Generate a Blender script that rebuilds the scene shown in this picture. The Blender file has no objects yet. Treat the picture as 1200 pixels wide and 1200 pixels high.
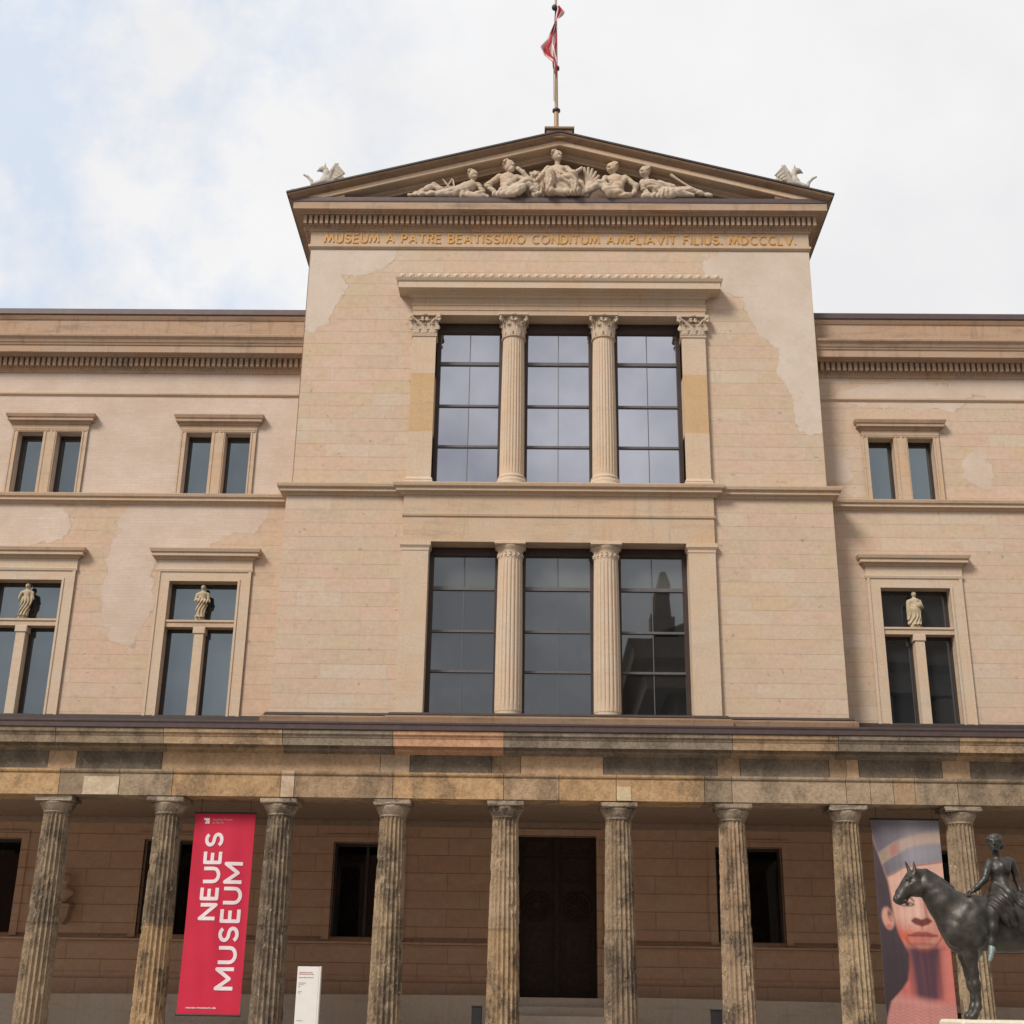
import bpy, math, random
import numpy as np
from mathutils import Vector, Matrix
random.seed(7); rng = np.random.default_rng(7)
R = math.radians
scene = bpy.context.scene
COL = scene.collection

# ------------------------------------------------------------------ camera
def setup_camera():
    f, th, roll, yaw = 1530.0, 0.358728, 0.0152025, -0.0188785
    s, c = math.sin(yaw), math.cos(yaw); st, ct = math.sin(th), math.cos(th)
    right = Vector((c, -s, 0)); up = Vector((-s*st, -c*st, ct)); fwd = Vector((s*ct, c*ct, st))
    r2 = math.cos(roll)*right + math.sin(roll)*up
    u2 = -math.sin(roll)*right + math.cos(roll)*up
    cam = bpy.data.cameras.new('camera'); o = bpy.data.objects.new('camera', cam); COL.objects.link(o)
    m = Matrix(((r2.x, u2.x, -fwd.x, -0.652579), (r2.y, u2.y, -fwd.y, 0), (r2.z, u2.z, -fwd.z, 1.6), (0, 0, 0, 1)))
    o.matrix_world = m
    cam.sensor_width = 36; cam.lens = 36*f/1200; cam.clip_end = 5000; cam.clip_start = 0.1
    scene.camera = o
setup_camera()

# ------------------------------------------------------------------ sky, sun, exposure
SUN_EL, SUN_AZ = R(42), R(40)          # azimuth measured from the facade's normal towards the left
def setup_world():
    w = bpy.data.worlds.new("World"); scene.world = w; w.use_nodes = True
    nt = w.node_tree; N = nt.nodes; L = nt.links; N.clear()
    out = N.new('ShaderNodeOutputWorld'); bg = N.new('ShaderNodeBackground'); bg.inputs[1].default_value = 0.1
    L.new(bg.outputs[0], out.inputs[0])
    sky = N.new('ShaderNodeTexSky'); sky.sky_type = 'NISHITA'; sky.sun_disc = False
    sky.sun_elevation = SUN_EL; sky.sun_rotation = math.pi + SUN_AZ; sky.dust_density = 2.0
    tc = N.new('ShaderNodeTexCoord')
    def noise(scale, detail, rough, dist=0.0):
        n = N.new('ShaderNodeTexNoise'); n.inputs['Scale'].default_value = scale; n.inputs['Detail'].default_value = detail
        n.inputs['Roughness'].default_value = rough; n.inputs['Distortion'].default_value = dist
        L.new(tc.outputs['Generated'], n.inputs['Vector']); return n
    def ramp(src, *stops):
        r = N.new('ShaderNodeValToRGB'); e = r.color_ramp.elements
        while len(e) < len(stops): e.new(0.5)
        for k, (p, col) in enumerate(stops):
            e[k].position = p; e[k].color = (col, col, col, 1) if not isinstance(col, tuple) else (*col, 1)
        L.new(src, r.inputs[0]); return r
    # gap of blue between the clouds, high on the left
    g = N.new('ShaderNodeVectorMath'); g.operation = 'DOT_PRODUCT'; g.inputs[1].default_value = Vector((-0.33, 0.755, 0.566)).normalized()
    nv = N.new('ShaderNodeVectorMath'); nv.operation = 'NORMALIZE'; L.new(tc.outputs['Generated'], nv.inputs[0]); L.new(nv.outputs[0], g.inputs[0])
    gap = ramp(g.outputs['Value'], (0.952, 0.0), (0.988, 1.0))
    hole = ramp(noise(7, 9, 0.6).outputs['Fac'], (0.45, 0.0), (0.60, 1.0))
    m = N.new('ShaderNodeMath'); m.operation = 'MULTIPLY'; L.new(gap.outputs[0], m.inputs[0]); L.new(hole.outputs[0], m.inputs[1])
    m2 = N.new('ShaderNodeMath'); m2.operation = 'MULTIPLY'; L.new(m.outputs[0], m2.inputs[0]); m2.inputs[1].default_value = 0.42
    shade = ramp(noise(3.2, 8, 0.55).outputs['Fac'], (0.30, (3.75, 3.75, 3.84)), (0.64, (4.5, 4.48, 4.5)))
    bank = ramp(noise(5.5, 7, 0.55).outputs['Fac'], (0.36, (.60, .61, .645)), (0.62, (1.06, 1.06, 1.06)))
    sx = N.new('ShaderNodeSeparateXYZ'); L.new(nv.outputs[0], sx.inputs[0]); back = ramp(sx.outputs[1], (0.30, 1.0), (0.50, 0.0))
    bm = N.new('ShaderNodeMix'); bm.data_type = 'RGBA'; bm.blend_type = 'MULTIPLY'; L.new(back.outputs[0], bm.inputs[0]); L.new(shade.outputs[0], bm.inputs[6]); L.new(bank.outputs[0], bm.inputs[7])
    blue = N.new('ShaderNodeMix'); blue.data_type = 'RGBA'; blue.inputs[0].default_value = 0.72
    L.new(sky.outputs[0], blue.inputs[6]); blue.inputs[7].default_value = (2.3, 3.3, 4.6, 1)
    mix = N.new('ShaderNodeMix'); mix.data_type = 'RGBA'
    L.new(m2.outputs[0], mix.inputs[0]); L.new(bm.outputs[2], mix.inputs[6]); L.new(blue.outputs[2], mix.inputs[7])
    L.new(mix.outputs[2], bg.inputs[0])
setup_world()
def setup_sun():
    l = bpy.data.lights.new('sun', 'SUN'); l.energy = 1.6; l.angle = R(17); l.color = (1.0, 0.94, 0.86)
    o = bpy.data.objects.new('sun', l); COL.objects.link(o)
    d = Vector((-math.sin(SUN_AZ)*math.cos(SUN_EL), -math.cos(SUN_AZ)*math.cos(SUN_EL), math.sin(SUN_EL)))
    o.rotation_euler = d.to_track_quat('Z', 'Y').to_euler(); o.location = d*60
setup_sun()
vs = scene.view_settings; vs.view_transform = 'Standard'; vs.look = 'None'; vs.gamma = 1; vs.exposure = 1.09
vs.use_curve_mapping = False

# ------------------------------------------------------------------ mesh helpers
class MB:
    def __init__(s): s.v = []; s.f = []; s.m = []; s.c = []; s.sm = []
    def add(s, verts, faces, mat=0, col=(1, 1, 1), smooth=False):
        n = len(s.v); s.v += [tuple(map(float, p)) for p in verts]
        for f in faces:
            s.f.append([i+n for i in f]); s.m.append(mat); s.c.append(col); s.sm.append(smooth)
    def box(s, x0, x1, y0, y1, z0, z1, mat=0, col=(1, 1, 1), b=0.0):
        if b <= 0:
            V = [(x, y, z) for z in (z0, z1) for y in (y0, y1) for x in (x0, x1)]
            s.add(V, [(0, 2, 3, 1), (4, 5, 7, 6), (0, 1, 5, 4), (2, 6, 7, 3), (0, 4, 6, 2), (1, 3, 7, 5)], mat, col); return
        V = []; idx = {}
        for sx in (0, 1):
            for sy in (0, 1):
                for sz in (0, 1):
                    X, Y, Z = (x0, x1)[sx], (y0, y1)[sy], (z0, z1)[sz]
                    dx, dy, dz = (b, -b)[sx], (b, -b)[sy], (b, -b)[sz]
                    idx[sx, sy, sz] = len(V); V += [(X, Y+dy, Z+dz), (X+dx, Y, Z+dz), (X+dx, Y+dy, Z)]
        F = []
        for a in range(3):
            for side in (0, 1):
                o = [k for k in range(3) if k != a]
                q = []
                for (p, r) in ((0, 0), (1, 0), (1, 1), (0, 1)):
                    k = [0, 0, 0]; k[a] = side; k[o[0]] = p; k[o[1]] = r; q.append(idx[tuple(k)]+a)
                F.append(q)
        for a in range(3):
            o = [k for k in range(3) if k != a]
            for p in (0, 1):
                for r in (0, 1):
                    k0 = [0, 0, 0]; k1 = [0, 0, 0]; k0[o[0]] = k1[o[0]] = p; k0[o[1]] = k1[o[1]] = r; k1[a] = 1
                    F.append([idx[tuple(k0)]+o[0], idx[tuple(k0)]+o[1], idx[tuple(k1)]+o[1], idx[tuple(k1)]+o[0]])
        for k, i in idx.items(): F.append([i, i+1, i+2])
        s.add(V, F, mat, col)
    def sweep(s, path, prof, mat=0, col=(1, 1, 1), closed=False):
        """profile (out, z) swept along a plan path (x, y) with mitred corners; outward = right-hand side of the walk"""
        P = [Vector(p) for p in path]; n = len(P); rows = []
        for i in range(n):
            a = (P[i]-P[i-1]).normalized() if i > 0 or closed else None
            b = (P[(i+1) % n]-P[i]).normalized() if i < n-1 or closed else None
            if a is None: a = b
            if b is None: b = a
            na, nb = Vector((a.y, -a.x)), Vector((b.y, -b.x)); mm = na+nb
            mm = mm/max(0.2, mm.dot(na))
            rows.append([(P[i].x+mm.x*o, P[i].y+mm.y*o, z) for o, z in prof])
        k = len(prof); V = [p for r in rows for p in r]; F = []
        for i in range(n if closed else n-1):
            j = (i+1) % n
            for q in range(k-1): F.append((i*k+q, j*k+q, j*k+q+1, i*k+q+1))
        if not closed: F += [list(range(k))[::-1], [(n-1)*k+q for q in range(k)]]
        s.add(V, F, mat, col)
    def lathe(s, prof, cx, cy, seg=32, mat=0, col=(1, 1, 1), smooth=True, cap=True):
        V = []; F = []; k = len(prof)
        for r, z in prof:
            for i in range(seg):
                a = 2*math.pi*i/seg; V.append((cx+r*math.cos(a), cy+r*math.sin(a), z))
        for j in range(k-1):
            for i in range(seg):
                F.append((j*seg+i, j*seg+(i+1) % seg, (j+1)*seg+(i+1) % seg, (j+1)*seg+i))
        s.add(V, F, mat, col, smooth)
        if cap:
            s.add(V[:seg], [list(range(seg))[::-1]], mat, col); s.add(V[-seg:], [list(range(seg))], mat, col)
    def tube(s, pts, rad, seg=8, mat=0, col=(1, 1, 1), smooth=True):
        P = [Vector(p) for p in pts]; n = len(P); V = []; F = []
        rr = rad if isinstance(rad, (list, tuple)) else [rad]*n
        ref = None
        for i in range(n):
            t = (P[min(i+1, n-1)]-P[max(i-1, 0)]).normalized()
            if ref is None: ref = Vector((0, 0, 1)) if abs(t.z) < .9 else Vector((1, 0, 0))
            a = t.cross(ref).normalized(); b = t.cross(a).normalized()
            for k in range(seg):
                q = 2*math.pi*k/seg; V.append(P[i]+(a*math.cos(q)+b*math.sin(q))*rr[i])
        for i in range(n-1):
            for k in range(seg): F.append((i*seg+k, (i+1)*seg+k, (i+1)*seg+(k+1) % seg, i*seg+(k+1) % seg))
        s.add(V, F, mat, col, smooth); s.add(V[:seg], [list(range(seg))], mat, col); s.add(V[-seg:], [list(range(seg))[::-1]], mat, col)
    def ell(s, c, r, su=10, sv=6, mat=0, col=(1, 1, 1)):
        V = []; F = []
        for j in range(sv+1):
            p = math.pi*j/sv-math.pi/2
            for i in range(su):
                a = 2*math.pi*i/su; V.append((c[0]+r[0]*math.cos(p)*math.cos(a), c[1]+r[1]*math.cos(p)*math.sin(a), c[2]+r[2]*math.sin(p)))
        for j in range(sv):
            for i in range(su): F.append((j*su+i, j*su+(i+1) % su, (j+1)*su+(i+1) % su, (j+1)*su+i))
        s.add(V, F, mat, col, True)
    def poly(s, pts, y0, y1, mat=0, col=(1, 1, 1)):
        """polygon in X-Z extruded from y0 (front) to y1"""
        n = len(pts); V = [(x, y0, z) for x, z in pts]+[(x, y1, z) for x, z in pts]
        F = [list(range(n)), [n+i for i in range(n)][::-1]]+[(i, i+n, (i+1) % n+n, (i+1) % n) for i in range(n)]
        s.add(V, F, mat, col)
    def wall(s, x0, x1, z0, z1, y, holes, depth, mat=0):
        """front sheet facing -Y with openings and their reveals"""
        xs = sorted({x0, x1} | {h[0] for h in holes} | {h[1] for h in holes}); zs = sorted({z0, z1} | {h[2] for h in holes} | {h[3] for h in holes})
        for a, b in zip(xs, xs[1:]):
            for c, d in zip(zs, zs[1:]):
                mx, mz = (a+b)/2, (c+d)/2
                if any(h[0] < mx < h[1] and h[2] < mz < h[3] for h in holes): continue
                s.add([(a, y, c), (b, y, c), (b, y, d), (a, y, d)], [(0, 1, 2, 3)], mat)
        for a, b, c, d in holes:
            e = y+depth; k = 1 if c <= z0+1e-6 else 0                  # an opening that runs to the foot of the sheet has no sill
            s.add([(a, y, c), (b, y, c), (b, y, d), (a, y, d), (a, e, c), (b, e, c), (b, e, d), (a, e, d)],
                  [(0, 4, 5, 1), (1, 5, 6, 2), (2, 6, 7, 3), (3, 7, 4, 0)][k:], mat)
    def build(s, name, mats, parent=None, loc=None, color=False):
        me = bpy.data.meshes.new(name)
        o = bpy.data.objects.new(name, me); COL.objects.link(o)
        base = Vector(loc) if loc is not None else (WPOS[parent.name].copy() if parent else Vector((0, 0, 0)))
        me.from_pydata([tuple(Vector(p)-base) for p in s.v], [], s.f)
        me.polygons.foreach_set('material_index', s.m); me.polygons.foreach_set('use_smooth', s.sm)
        for m in (mats if isinstance(mats, (list, tuple)) else [mats]): me.materials.append(m)
        if color:
            at = me.color_attributes.new('stone', 'FLOAT_COLOR', 'CORNER')
            arr = np.ones((len(me.loops), 4), np.float32)
            k = 0
            for f, c in zip(s.f, s.c): arr[k:k+len(f), :3] = c; k += len(f)
            at.data.foreach_set('color', arr.ravel())
        place(o, parent, base); return o
WPOS = {}
def place(o, parent, base):
    WPOS[o.name] = Vector(base)
    if parent: o.parent = parent; o.location = Vector(base)-WPOS[parent.name]
    else: o.location = base
def props(o, label=None, cat=None, group=None, kind=None):
    for k, v in (('label', label), ('category', cat), ('group', group), ('kind', kind)):
        if v: o[k] = v
    return o
def thing(name, loc, label, cat, group=None):
    o = bpy.data.objects.new(name, None); COL.objects.link(o); o.location = loc; WPOS[o.name] = Vector(loc)
    o.empty_display_size = 0.3
    return props(o, label, cat, group)
def mesh_obj(name, me, mats, parent=None, loc=(0, 0, 0), smooth=True):
    o = bpy.data.objects.new(name, me); COL.objects.link(o); me.materials.clear()
    for m in (mats if isinstance(mats, (list, tuple)) else [mats]): me.materials.append(m)
    if smooth: me.polygons.foreach_set('use_smooth', [True]*len(me.polygons))
    place(o, parent, loc); return o

# ------------------------------------------------------------------ sculpture: one continuous skin grown from a blended distance field
class Clay:
    def __init__(s): s.p = []
    def cap(s, a, b, r0, r1=None, k=.03): s.p.append(('c', np.array(a, float), np.array(b, float), r0, r0 if r1 is None else r1, k)); return s
    def chain(s, *pr, k=.03):
        for (a, ra), (b, rb) in zip(pr, pr[1:]): s.cap(a, b, ra, rb, k)
        return s
    def ell(s, c, r, k=.03, rot=0.0): s.p.append(('e', np.array(c, float), np.array(r, float), rot, 0, k)); return s
    def cut(s, c, r, k=.02): s.p.append(('x', np.array(c, float), np.array(r, float), 0, 0, k)); return s
    def fold(s, fn): s.p.append(('f', fn)); return s
    def mesh(s, h, name='sculpture'):
        lo = np.full(3, 1e9); hi = -lo
        for p in s.p:
            if p[0] == 'c': m = max(p[3], p[4]); lo = np.minimum(lo, np.minimum(p[1], p[2])-m); hi = np.maximum(hi, np.maximum(p[1], p[2])+m)
            elif p[0] == 'e': m = max(p[2]); lo = np.minimum(lo, p[1]-m); hi = np.maximum(hi, p[1]+m)
        lo -= 4*h; hi += 4*h
        n = np.ceil((hi-lo)/h).astype(int)+1
        ax = [lo[i]+h*np.arange(n[i]) for i in range(3)]
        D = np.full(n, 10.0*h+.2)
        for p in s.p:
            if p[0] == 'f':
                X, Y, Z = np.meshgrid(*ax, indexing='ij'); near = np.abs(D) < .08
                D[near] += p[1](X[near], Y[near], Z[near]); continue
            if p[0] == 'c': m = max(p[3], p[4])+.1+2*p[5]; a = np.minimum(p[1], p[2])-m; b = np.maximum(p[1], p[2])+m
            else: m = max(p[2])+.1+2*p[5]; a = p[1]-m; b = p[1]+m
            i0 = np.clip(((a-lo)/h).astype(int), 0, n-1); i1 = np.clip(((b-lo)/h).astype(int)+2, 1, n)
            sl = tuple(slice(i0[i], i1[i]) for i in range(3))
            X, Y, Z = np.meshgrid(*[ax[i][sl[i]] for i in range(3)], indexing='ij')
            if p[0] == 'c':
                ba = p[2]-p[1]; L2 = max(ba@ba, 1e-9)
                t = np.clip(((X-p[1][0])*ba[0]+(Y-p[1][1])*ba[1]+(Z-p[1][2])*ba[2])/L2, 0, 1)
                d = np.sqrt((X-p[1][0]-t*ba[0])**2+(Y-p[1][1]-t*ba[1])**2+(Z-p[1][2]-t*ba[2])**2)-(p[3]+(p[4]-p[3])*t)
            else:
                dx, dy, dz = X-p[1][0], Y-p[1][1], Z-p[1][2]
                if p[0] == 'e' and p[3]:
                    c_, s_ = math.cos(p[3]), math.sin(p[3]); dx, dz = c_*dx+s_*dz, -s_*dx+c_*dz
                q = np.sqrt((dx/p[2][0])**2+(dy/p[2][1])**2+(dz/p[2][2])**2)
                q2 = np.sqrt((dx/p[2][0]**2)**2+(dy/p[2][1]**2)**2+(dz/p[2][2]**2)**2)+1e-9
                d = q*(q-1)/q2
            k = p[5]; o = D[sl]
            if p[0] == 'x':
                d = -d; w = np.maximum(k-np.abs(o-d), 0)/k; D[sl] = np.maximum(o, d)+w*w*k*.25
            else:
                w = np.maximum(k-np.abs(o-d), 0)/k; D[sl] = np.minimum(o, d)-w*w*k*.25
        ins = D < 0
        s8 = sum(ins[i:n[0]-1+i, j:n[1]-1+j, k:n[2]-1+k].astype(np.int8) for i in (0, 1) for j in (0, 1) for k in (0, 1))
        cell = (s8 > 0) & (s8 < 8); idx = np.full(cell.shape, -1, np.int64); ci = np.argwhere(cell); idx[cell] = np.arange(len(ci))
        acc = np.zeros((len(ci), 3)); cnt = np.zeros(len(ci)); corners = [(i, j, k) for i in (0, 1) for j in (0, 1) for k in (0, 1)]
        for a in corners:
            for d in range(3):
                if a[d]: continue
                b = list(a); b[d] = 1
                va = D[ci[:, 0]+a[0], ci[:, 1]+a[1], ci[:, 2]+a[2]]; vb = D[ci[:, 0]+b[0], ci[:, 1]+b[1], ci[:, 2]+b[2]]
                x = (va < 0) != (vb < 0); t = np.where(x, va/np.where(x, va-vb, 1), 0)
                pt = np.array(a, float)[None]+t[:, None]*(np.array(b)-np.array(a))[None]
                acc[x] += pt[x]; cnt[x] += 1
        V = lo+h*(ci+acc/cnt[:, None]); F = []
        for d in range(3):
            e1, e2 = [(1, 2), (2, 0), (0, 1)][d]
            A = ins[tuple(slice(0, n[i]-1) if i == d else slice(1, n[i]-1) for i in range(3))]
            B = ins[tuple(slice(1, n[i]) if i == d else slice(1, n[i]-1) for i in range(3))]
            for flip, mask in ((False, A & ~B), (True, ~A & B)):
                g = np.argwhere(mask)
                for i in range(3):
                    if i != d: g[:, i] += 1
                u = np.zeros(3, int); u[e1] = 1; w = np.zeros(3, int); w[e2] = 1
                q = [idx[tuple((g-o).T)] for o in (0*u, u, u+w, w)]
                q = np.stack(q if not flip else q[::-1], 1); F.append(q)
        F = np.concatenate(F)
        me = bpy.data.meshes.new(name); me.from_pydata(V.tolist(), [], F.tolist()); return me
def sculpt(clay, h, name, mat, parent=None, loc=(0, 0, 0)):
    me = clay.mesh(h, name); me.transform(Matrix.Translation(-Vector(loc))); return mesh_obj(name, me, mat, parent, loc)

def text_mesh(txt, size, ext, bold=0.0, bev=0.0):
    cu = bpy.data.curves.new('lettering', 'FONT'); cu.body = txt; cu.size = size; cu.extrude = ext; cu.offset = bold; cu.bevel_depth = bev
    cu.resolution_u = 4; o = bpy.data.objects.new('lettering', cu); COL.objects.link(o)
    dg = bpy.context.evaluated_depsgraph_get(); dg.update()
    me = bpy.data.meshes.new_from_object(o.evaluated_get(dg)); bpy.data.objects.remove(o); bpy.data.curves.remove(cu)
    return me
def arc(cx, cy, rx, ry, a0, a1, n=8): return [(cx+rx*math.cos(R(a0+(a1-a0)*k/n)), cy+ry*math.sin(R(a0+(a1-a0)*k/n))) for k in range(n+1)]
GLYPH = {'M': (.95, [[(0, 0), (0, 1), (.475, .25), (.95, 1), (.95, 0)]]), 'm': (1.1, [[(0, 0), (.22, 1), (.55, .12), (.88, 1), (1.1, 0)]]), 'U': (.72, [[(0, 1), (0, .34)]+arc(.36, .34, .36, .34, 180, 360)+[(.72, 1)]]),
    'S': (.66, [arc(.34, .745, .30, .255, 25, 180, 7)+arc(.34, .745, .30, .245, 180, 262, 4)+arc(.33, .255, .31, .245, 82, 0, 4)+arc(.33, .255, .31, .255, 0, -160, 7)]), 'E': (.60, [[(.6, 0), (0, 0), (0, 1), (.6, 1)], [(0, .52), (.54, .52)]]),
    'N': (.74, [[(0, 0), (0, 1), (.74, 0), (.74, 1)]]), 'A': (.86, [[(0, 0), (.43, 1), (.86, 0)], [(.16, .33), (.70, .33)]]), 'P': (.60, [[(0, 0), (0, 1), (.30, 1)]+arc(.32, .74, .28, .26, 90, -90)+[(0, .48)]]),
    'T': (.70, [[(0, 1), (.7, 1)], [(.35, 1), (.35, 0)]]), 'R': (.62, [[(0, 0), (0, 1), (.30, 1)]+arc(.32, .75, .28, .25, 90, -90)+[(0, .5)], [(.30, .5), (.62, 0)]]), 'I': (.0, [[(0, 0), (0, 1)]]),
    'B': (.62, [[(0, 0), (0, 1), (.30, 1)]+arc(.31, .76, .26, .24, 90, -90)+[(0, .52)], [(.3, .52)]+arc(.32, .26, .30, .26, 90, -90)+[(0, 0)]]), 'O': (.92, [arc(.46, .5, .46, .5, 0, 360, 20)]),
    'C': (.76, [arc(.46, .5, .46, .5, 48, 312, 14)]), 'D': (.78, [[(0, 0), (0, 1), (.28, 1)]+arc(.30, .5, .48, .5, 90, -90, 10)+[(0, 0)]]), 'L': (.54, [[(0, 1), (0, 0), (.54, 0)]]), 'V': (.86, [[(0, 1), (.43, 0), (.86, 1)]]),
    'F': (.56, [[(0, 0), (0, 1), (.56, 1)], [(0, .52), (.48, .52)]]), '.': (.0, [[(0, 0), (0, .06)]]), ' ': (.28, [])}
def strokes(m, txt, place_, y, thick, width, gap, slant=False, step=9):
    """letters built from strokes of even width with rounded joints; place_ maps (0..1 along the line, 0..1 height) to (x, z)"""
    tot = sum(GLYPH['m' if slant and c == 'M' else c][0]+gap for c in txt)-gap; cur = 0.0; n = 0
    for c in txt:
        w, lines = GLYPH['m' if slant and c == 'M' else c]
        for ln in lines:
            P = [place_((cur+a)/tot, b) for a, b in ln]; S = []
            for a, b in zip(P, P[1:]):
                q = max(1, int(math.hypot(b[0]-a[0], b[1]-a[1])/step)); S += [((a[0]+(b[0]-a[0])*i/q, a[1]+(b[1]-a[1])*i/q), (a[0]+(b[0]-a[0])*(i+1)/q, a[1]+(b[1]-a[1])*(i+1)/q)) for i in range(q)]
            for a, b in S:
                d = Vector((b[0]-a[0], b[1]-a[1])); L_ = d.length
                if L_ < 1e-6: continue
                q = Vector((-d.y, d.x))/L_*width/2; n = (n+1) % 5; yy = y-thick-n*.0004
                m.poly([(a[0]+q.x, a[1]+q.y), (a[0]-q.x, a[1]-q.y), (b[0]-q.x, b[1]-q.y), (b[0]+q.x, b[1]+q.y)], yy, y)
            for a in P[1:-1]:
                n = (n+1) % 5; m.poly([(a[0]+width/2*math.cos(t*math.pi/6), a[1]+width/2*math.sin(t*math.pi/6)) for t in range(12)], y-thick-.0022-n*.0003, y)
        cur += w+gap
def fit_text(me, x0, x1, z0, z1, y, rot=False, thick=None):
    """stand flat lettering up on a wall facing -Y and fit it to a rectangle"""
    n = len(me.vertices); a = np.empty(n*3); me.vertices.foreach_get('co', a); a = a.reshape(-1, 3)
    u, v, w = a[:, 0].copy(), a[:, 1].copy(), a[:, 2].copy()
    u = (u-u.min())/(u.max()-u.min()); v = (v-v.min())/(v.max()-v.min())
    if rot: u, v = 1-v, u
    a[:, 0] = x0+u*(x1-x0); a[:, 2] = z0+v*(z1-z0); a[:, 1] = y-(w-w.min())
    me.vertices.foreach_set('co', a.ravel()); return me

# ------------------------------------------------------------------ materials
class NT:
    def __init__(s, name):
        s.mat = bpy.data.materials.new(name); s.mat.use_nodes = True; s.t = s.mat.node_tree; s.N = s.t.nodes; s.L = s.t.links
        s.bsdf = s.N['Principled BSDF']; s.geo = s.N.new('ShaderNodeNewGeometry'); s.pos = s.geo.outputs['Position']
    def link(s, a, b): s.L.new(a, b)
    def setin(s, sock, v):
        if hasattr(v, 'is_output') or isinstance(v, bpy.types.NodeSocket): s.L.new(v, sock)
        elif isinstance(v, (tuple, list)) and sock.type == 'RGBA': sock.default_value = (*v[:3], 1)
        else: sock.default_value = v
    def math(s, op, a, b=0.0, clamp=False):
        n = s.N.new('ShaderNodeMath'); n.operation = op; n.use_clamp = clamp; s.setin(n.inputs[0], a); s.setin(n.inputs[1], b); return n.outputs[0]
    def vec(s, op, a, b):
        n = s.N.new('ShaderNodeVectorMath'); n.operation = op; s.setin(n.inputs[0], a); s.setin(n.inputs[1], b)
        return n.outputs['Value'] if op in ('LENGTH', 'DOT_PRODUCT') else n.outputs[0]
    def noise(s, scale, detail=4, rough=.55, v=None, stretch=None, dist=0.0, color=False):
        v = v if v is not None else s.pos
        if stretch: v = s.vec('MULTIPLY', v, stretch)
        n = s.N.new('ShaderNodeTexNoise'); n.inputs['Scale'].default_value = scale; n.inputs['Detail'].default_value = detail
        n.inputs['Roughness'].default_value = rough; n.inputs['Distortion'].default_value = dist; s.L.new(v, n.inputs['Vector'])
        return n.outputs['Color' if color else 'Fac']
    def ramp(s, fac, stops, interp='LINEAR'):
        r = s.N.new('ShaderNodeValToRGB'); r.color_ramp.interpolation = interp; e = r.color_ramp.elements
        while len(e) < len(stops): e.new(.5)
        for k, (p, c) in enumerate(stops):
            e[k].position = p; c = c if isinstance(c, tuple) else (c, c, c); e[k].color = (*c, 1)
        s.setin(r.inputs[0], fac); return r.outputs[0]
    def mix(s, fac, a, b, mode='MIX'):
        n = s.N.new('ShaderNodeMix'); n.data_type = 'RGBA'; n.blend_type = mode
        s.setin(n.inputs[0], fac); s.setin(n.inputs[6], a); s.setin(n.inputs[7], b); return n.outputs[2]
    def bump(s, h, strength=.3, dist=.02):
        b = s.N.new('ShaderNodeBump'); b.inputs['Strength'].default_value = strength; b.inputs['Distance'].default_value = dist
        s.setin(b.inputs['Height'], h); s.L.new(b.outputs[0], s.bsdf.inputs['Normal'])
    def attr(s, name):
        a = s.N.new('ShaderNodeAttribute'); a.attribute_name = name; return a.outputs['Color']
    def done(s, col, rough=.9, spec=.25, metal=0.0):
        s.setin(s.bsdf.inputs['Base Color'], col); s.setin(s.bsdf.inputs['Roughness'], rough)
        s.bsdf.inputs['Specular IOR Level'].default_value = spec; s.bsdf.inputs['Metallic'].default_value = metal; return s.mat
    def facade_uv(s):
        sp = s.N.new('ShaderNodeSeparateXYZ'); s.L.new(s.pos, sp.inputs[0])
        c = s.N.new('ShaderNodeCombineXYZ'); s.L.new(s.math('ADD', sp.outputs[0], sp.outputs[1]), c.inputs[0]); s.L.new(sp.outputs[2], c.inputs[1])
        return c.outputs[0]
    def brick(s, uv, L_, H_, mortar, zoff=0.0, smooth=.2):
        n = s.N.new('ShaderNodeTexBrick'); n.inputs['Scale'].default_value = 1; n.inputs['Brick Width'].default_value = L_; n.inputs['Row Height'].default_value = H_
        n.inputs['Mortar Size'].default_value = mortar; n.inputs['Mortar Smooth'].default_value = smooth; n.inputs['Bias'].default_value = 0
        n.inputs['Color1'].default_value = (0, 0, 0, 1); n.inputs['Color2'].default_value = (1, 1, 1, 1); n.inputs['Mortar'].default_value = (.5, .5, .5, 1)
        n.offset = .43; n.squash = 1.45; n.squash_frequency = 3; n.offset_frequency = 2
        s.L.new(s.vec('ADD', uv, (37.3, 11.0-zoff, 0)), n.inputs['Vector']); return n.outputs['Color'], n.outputs['Fac']
    def patches(s, ells, warp=.35, soft=.02):
        """1 inside any of the ragged patches (cx, cz, rx, rz) of the facade"""
        sp = s.N.new('ShaderNodeSeparateXYZ'); s.L.new(s.pos, sp.inputs[0])
        c = s.N.new('ShaderNodeCombineXYZ'); s.L.new(sp.outputs[0], c.inputs[0]); s.L.new(sp.outputs[2], c.inputs[1])
        w = s.vec('SUBTRACT', s.noise(1.1, 7, .62, color=True), (.5, .5, .5)); p = s.vec('ADD', c.outputs[0], s.vec('MULTIPLY', w, (warp*3, warp*3, 0)))
        d = None
        for cx, cz, rx, rz in ells:
            l = s.vec('LENGTH', s.vec('MULTIPLY', s.vec('SUBTRACT', p, (cx, cz, 0)), (1/rx, 1/rz, 0)), (0, 0, 0))
            d = l if d is None else s.math('MINIMUM', d, l)
        return s.ramp(d, [(1-soft, 1.0), (1.0, 0.0)]), s.ramp(d, [(.955, 0.0), (.995, 1.0), (1.0, 1.0), (1.022, 0.0)])

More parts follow.
